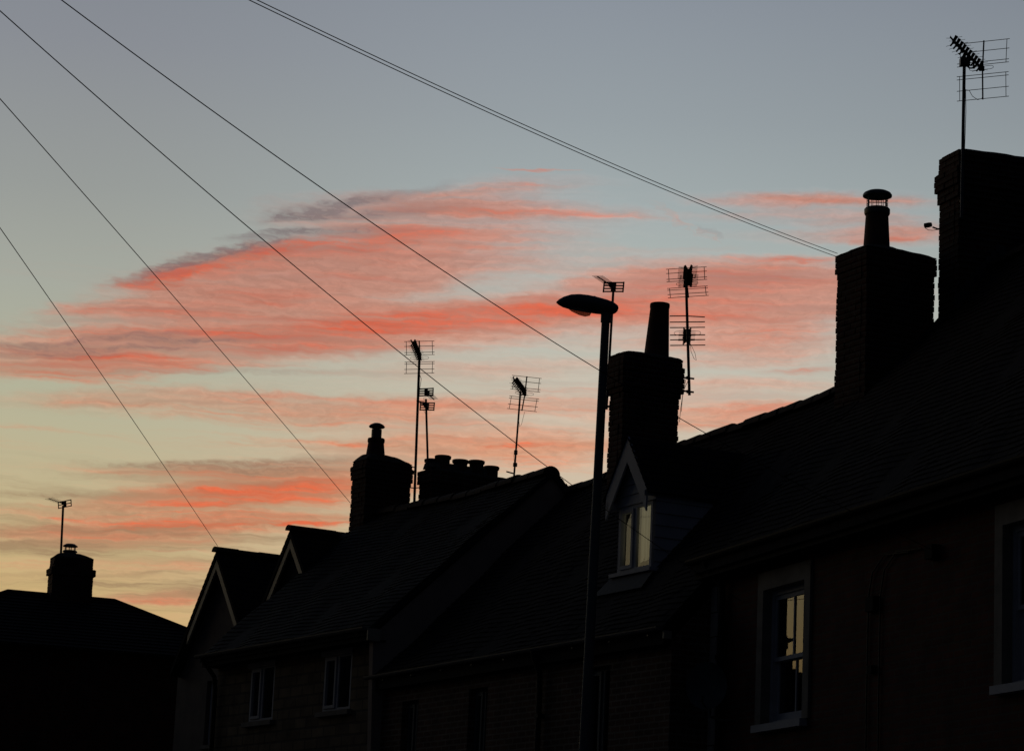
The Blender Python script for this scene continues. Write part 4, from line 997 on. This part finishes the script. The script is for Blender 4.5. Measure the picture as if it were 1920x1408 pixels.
def gridyagi(root, c, azim, w, h, boom, n, roll=0, ew=.12, tilt=0, bars=4, rod=.006):
    mt = Matrix.Translation(-Vector(root.location)) @ head(c, azim, roll, tilt)
    r = MB()
    for k in range(bars):
        z = lerp(-h/2, h/2, k/(bars-1)); r.tube([(-w/2, 0, z), (w/2, 0, z)], rod, 6)
    for x in (-w/2, w/2): r.tube([(x, 0, -h/2-rod), (x, 0, h/2+rod)], rod, 6)
    r.box(-w*.12, w*.12, -.008, .008, -h/2, h/2)
    r.build('reflector', 'aluminium', root, mtx=mt)
    b = MB(); b.tube([(0, -.04, 0), (0, boom, 0)], .009, 8); b.build('boom', 'aluminium', root, mtx=mt)
    for k in range(n):
        d = MB(); y = .12+(boom-.13)*k/(n-1); d.tube([(-ew/2, y, .008), (ew/2, y, .008)], .0034, 5); d.build('director', 'aluminium', root, mtx=mt)
    MB().box(-.03, .03, .04, .10, -.02, .04).build('dipole', 'aluminium', root, mtx=mt)
grp = 'television aerials on the chimneys'
def aerial(label, loc): return empty('tv_aerial', loc, 0, label, 'aerial', grp)

a1 = aerial('aerial on the tallest thin mast, rising between the capped chimney and the row of pots', (-1.50, 44.717, 9.0))
mast(a1, (-1.50, 44.717, 9.02), (-1.540, 44.717, 11.42), .022, [((-1.505, 44.717, 9.28), (-1.30, 44.5, 9.27), .009), ((-1.505, 44.717, 9.28), (-1.72, 44.6, 9.27), .009), ((-1.51, 44.717, 9.62), (-1.72, 44.6, 9.62), .009)])
xbeam(a1, (-1.535, 44.74, 11.45), aim(-.07, -1), .50, .54, 1.15, 9, roll=.05, gap=.085, ew=.17)
cable(a1, [(-1.53, 44.72, 11.2), (-1.49, 44.70, 11.1), (-1.51, 44.70, 10.9), (-1.51, 44.69, 10.2), (-1.485, 44.69, 9.1)])
a2 = aerial('short mast with two small barred aerials, fixed to the chimney with the row of pots', (-1.286, 43.988, 9.5))
mast(a2, (-1.286, 43.988, 9.50), (-1.375, 43.988, 10.62), .018, [((-1.29, 43.988, 9.62), (-1.20, 44.0, 9.62), .03), ((-1.28, 43.988, 9.52), (-1.20, 44.0, 9.50), .02)])
gridyagi(a2, (-1.378, 43.99, 10.735), aim(.25, .9), .235, .115, .45, 7, roll=-.03, tilt=-.06, ew=.14, rod=.011)
gridyagi(a2, (-1.348, 43.99, 10.50), aim(-.3, -1), .235, .115, .4, 7, roll=-.03, rod=.011)
cable(a2, [(-1.36, 43.97, 10.66), (-1.41, 43.97, 10.64), (-1.40, 43.97, 10.56), (-1.35, 43.97, 10.5), (-1.40, 43.96, 10.42), (-1.34, 43.96, 10.33), (-1.29, 43.96, 9.6)], .003)
a3 = aerial('aerial with a leaning wire reflector on a thin mast behind the stone cottage ridge', (.116, 44.66, 9.35))
mast(a3, (.10, 44.66, 9.30), (.150, 44.66, 10.95), .016, [((.115, 44.66, 9.58), (-.02, 44.60, 9.60), .012), ((.118, 44.66, 9.90), (.118, 44.66, 9.97), .03), ((.117, 44.66, 9.70), (.117, 44.66, 9.76), .035)])
xbeam(a3, (.225, 44.68, 10.92), aim(-.17, -1), .50, .56, 1.05, 9, roll=-.10, vee=.05, gap=.085, ew=.17)
cable(a3, [(.235, 44.66, 10.62), (.19, 44.65, 10.4), (.16, 44.64, 10.36), (.15, 44.64, 10.45)], .003)
cable(a3, [(.13, 44.64, 9.98), (.09, 44.64, 9.88), (.10, 44.64, 9.74)], .003)
a4 = aerial('small barred aerial just above the street lamp lantern', (1.37, 38.289, 9.6))
mast(a4, (1.352, 38.289, 9.42), (1.385, 38.289, 11.14), .018, [((1.358, 38.289, 9.62), (1.48, 38.2, 9.62), .018), ((1.355, 38.289, 9.46), (1.48, 38.2, 9.46), .018)])
gridyagi(a4, (1.387, 38.29, 11.197), aim(-.40, -.9), .30, .13, .62, 10, roll=-.06, ew=.17, rod=.012)
a5 = aerial('mast with two stacked aerials beside the tall tapered pot', (2.507, 38.391, 9.65))
mast(a5, (2.520, 38.391, 9.70), (2.425, 38.391, 11.30), .021, [((2.30, 38.35, 9.95), (2.58, 38.391, 9.94), .014), ((2.30, 38.35, 9.76), (2.58, 38.391, 9.745), .014), ((2.495, 38.391, 9.93), (2.495, 38.391, 9.97), .03), ((2.505, 38.391, 9.73), (2.505, 38.391, 9.77), .03)])
xbeam(a5, (2.44, 38.43, 11.32), aim(-.045, -1), .58, .42, .80, 16, roll=.10, gap=.07, es=.068, ew=.27, vee=.12, rod=.005)
rodbeam(a5, (2.468, 38.43, 10.615), aim(.05, .98), .50)
cable(a5, [(2.50, 38.36, 10.6), (2.50, 38.36, 10.45), (2.52, 38.36, 10.42), (2.58, 38.36, 10.30), (2.60, 38.36, 10.20), (2.57, 38.36, 10.22), (2.52, 38.36, 10.33), (2.51, 38.36, 10.44)], .003)
cable(a5, [(2.50, 38.36, 9.92), (2.43, 38.36, 9.75), (2.40, 38.36, 9.5), (2.39, 38.36, 9.3)], .004)
cable(a5, [(2.46, 38.36, 9.92), (2.42, 38.36, 9.65), (2.41, 38.36, 9.45)], .004)
a6 = aerial('large wire aerial on the highest chimney at the right edge', (5.353, 32.46, 10.9))
mast(a6, (5.340, 32.30, 10.75), (5.365, 32.36, 12.85), .021, [((5.35, 32.32, 11.0), (5.36, 32.5, 11.0), .02), ((5.355, 32.33, 11.4), (5.37, 32.5, 11.4), .02)])
xbeam(a6, (5.63, 32.60, 12.745), aim(-.50, -.95), .66, .74, 1.12, 10, roll=-.01, es=.055, ew=.20, gap=.09, vee=-.03, rod=.0045)
cb = MB()
o6 = Vector(a6.location)
cb.tube([Vector(p)-o6 for p in [(5.37, 32.35, 12.72), (5.43, 32.36, 12.67), (5.48, 32.38, 12.68), (5.49, 32.40, 12.80)]], .012, 8)
cb.box(5.31-o6.x, 5.43-o6.x, 32.31-o6.y, 32.41-o6.y, 12.70-o6.z, 12.79-o6.z); cb.build('clamp', 'steel', a6)
cable(a6, [(5.62, 32.5, 12.38), (5.60, 32.46, 12.32), (5.54, 32.42, 12.29), (5.47, 32.38, 12.32), (5.43, 32.36, 12.38), (5.38, 32.34, 12.39), (5.385, 32.33, 12.1), (5.37, 32.31, 11.6), (5.365, 32.30, 11.0)], .004)
a7 = aerial('small aerial on the chimney of the far hipped house, lowest at the left', (-10.107, 63.0, 10.5))
mast(a7, (-10.06, 62.6, 10.30), (-10.10, 62.6, 11.58), .026)
gridyagi(a7, (-10.07, 62.62, 11.62), aim(-.36, -.93), .33, .14, .72, 9, roll=.16, ew=.2, bars=3, rod=.012)

# ------------------------------------------------------------------ sensor on a bracket at the highest chimney
sc = empty('weather_sensor', (5.17, 32.95, 10.78), 0, 'small black sensor with a drooping lead, on an arm from the highest chimney', 'sensor')
b = MB(); b.tube([(.03, 0, -.005), (-.02, 0, .0), (-.08, 0, .02)], .011, 8); b.build('arm', 'steel', sc, True)
b = MB(); b.lathe(0, 0, [(.018, -.06), (.030, -.055), (.032, .0), (.026, .035), (.01, .04)], 14)
b.build('body', 'black', sc, True, mtx=Matrix.Translation((-.125, 0, .045)) @ Matrix.Rotation(R(78), 4, 'Y'))
b = MB(); b.tube([(-.17, 0, .03), (-.165, 0, .0), (-.13, 0, -.02), (-.08, 0, -.022), (-.03, 0, -.012), (.02, 0, -.005)], .004, 6); b.build('cable', 'cable', sc, True)
# fixing on the outer corner of the middle stack
# ------------------------------------------------------------------ satellite dish beside the quoins
mC = frame_mtx(*FC)
dpz = mC @ Vector((-.30, -.62, 4.86))
ds = empty('satellite_dish', dpz, FC[1]+math.pi+.9, 'grey satellite dish on the brick wall beside the stone quoins', 'satellite dish')
d = MB(); n = 24; rr = []
for k in range(7):
    q = k/6; i = len(d.v)
    for j in range(n):
        t = 2*math.pi*j/n; d.v.append((.06-.07*(1-q*q), .24*q*math.cos(t)+1e-4*math.cos(t), .27*q*math.sin(t)+1e-4*math.sin(t)))
    rr.append(i)
for a_, b_ in zip(rr, rr[1:]):
    for j in range(n): d.f.append((a_+j, a_+(j+1) % n, b_+(j+1) % n, b_+j))
d.build('dish', 'post', ds, True)
d = MB(); d.tube([(-.02, 0, -.05), (-.12, 0, -.16), (-.12, 0, -.34)], .016, 8); d.tube([(.0, 0, -.26), (.30, 0, -.18)], .009, 6); d.box(.27, .35, -.03, .03, -.20, -.14)
d.build('arm', 'steel', ds, True)
d = MB(); wm = ds.matrix_basis.copy()
inv = (Matrix.Translation(dpz) @ Matrix.Rotation(FC[1]+math.pi+.9, 4, 'Z')).inverted()
def toD(p): return inv @ (mC @ Vector(p))
e = inv @ (Matrix.Translation(dpz) @ Matrix.Rotation(FC[1]+math.pi+.9, 4, 'Z') @ Vector((-.12, 0, -.33)))
d.tube([toD((0, -.62, 4.50)), toD((-.12, -.62, 4.49)), e], .014, 8); d.build('bracket', 'steel', ds, True)

# ------------------------------------------------------------------ telegraph pole and the overhead wires
tp = empty('telegraph_pole', (-5.05, 13.0, 0), 0, 'wooden telegraph pole outside the frame on the left, carrying the overhead wires', 'telegraph pole')
p = MB(); p.lathe(0, 0, [(.15, 0), (.145, .5), (.10, 8.3), (.09, 8.35)], 18); p.build('pole', 'wood', tp, True)
p = MB()
for k in range(6):
    aa = k*math.pi/3; p.tube([(.10*math.cos(aa), .10*math.sin(aa), 8.05), (.19*math.cos(aa), .19*math.sin(aa), 8.10)], .012, 6)
p.build('wire_hooks', 'steel', tp)
PT = Vector((-5.0, 13.05, 8.17))
def wire(label, a, b, sag, r, thick=6):
    a, b = Vector(a), Vector(b); o = empty('overhead_wire', a, 0, label, 'wire', None)
    pts = []
    n = 48
    for k in range(n+1):
        t = k/n; q = a.lerp(b, t); q.z -= sag*4*t*(1-t); pts.append(q-a)
    m = MB(); m.tube(pts, r, thick); me = m.build('overhead_wire', 'cable', None, True)
    bpy.data.objects.remove(o); me.location = a; tag(me, label, 'wire', 'overhead telephone wires'); return me
wire('upper of the twin wires running down to the tall chimney with the domed cowl', PT+Vector((-.2,0,-.10)), (3.965, 33.282, 10.50), .20, .0042)
wire('lower of the twin wires running down to the tall chimney with the domed cowl', PT+Vector((-.2,0,-.122)), (3.965, 33.282, 10.455), .20, .0042)
wire('wire that passes behind the lamp post and ends high on the near brick house', PT, (4.189, 26.739, 5.807), .42, .0037)
wire('wire that crosses the tall thin aerial and the dormer window to the quoined corner', PT, (2.70, 31.15, 5.83), .32, .0037)
wire('wire that ends on the left face of the chimney with the small domed cap', PT, (-2.54, 44.686, 8.98), -.06, .0042)
wire('lowest wire at the left, ending at the peak of the far gable', PT, (-4.905, 47.10, 8.53), -.06, .0042)
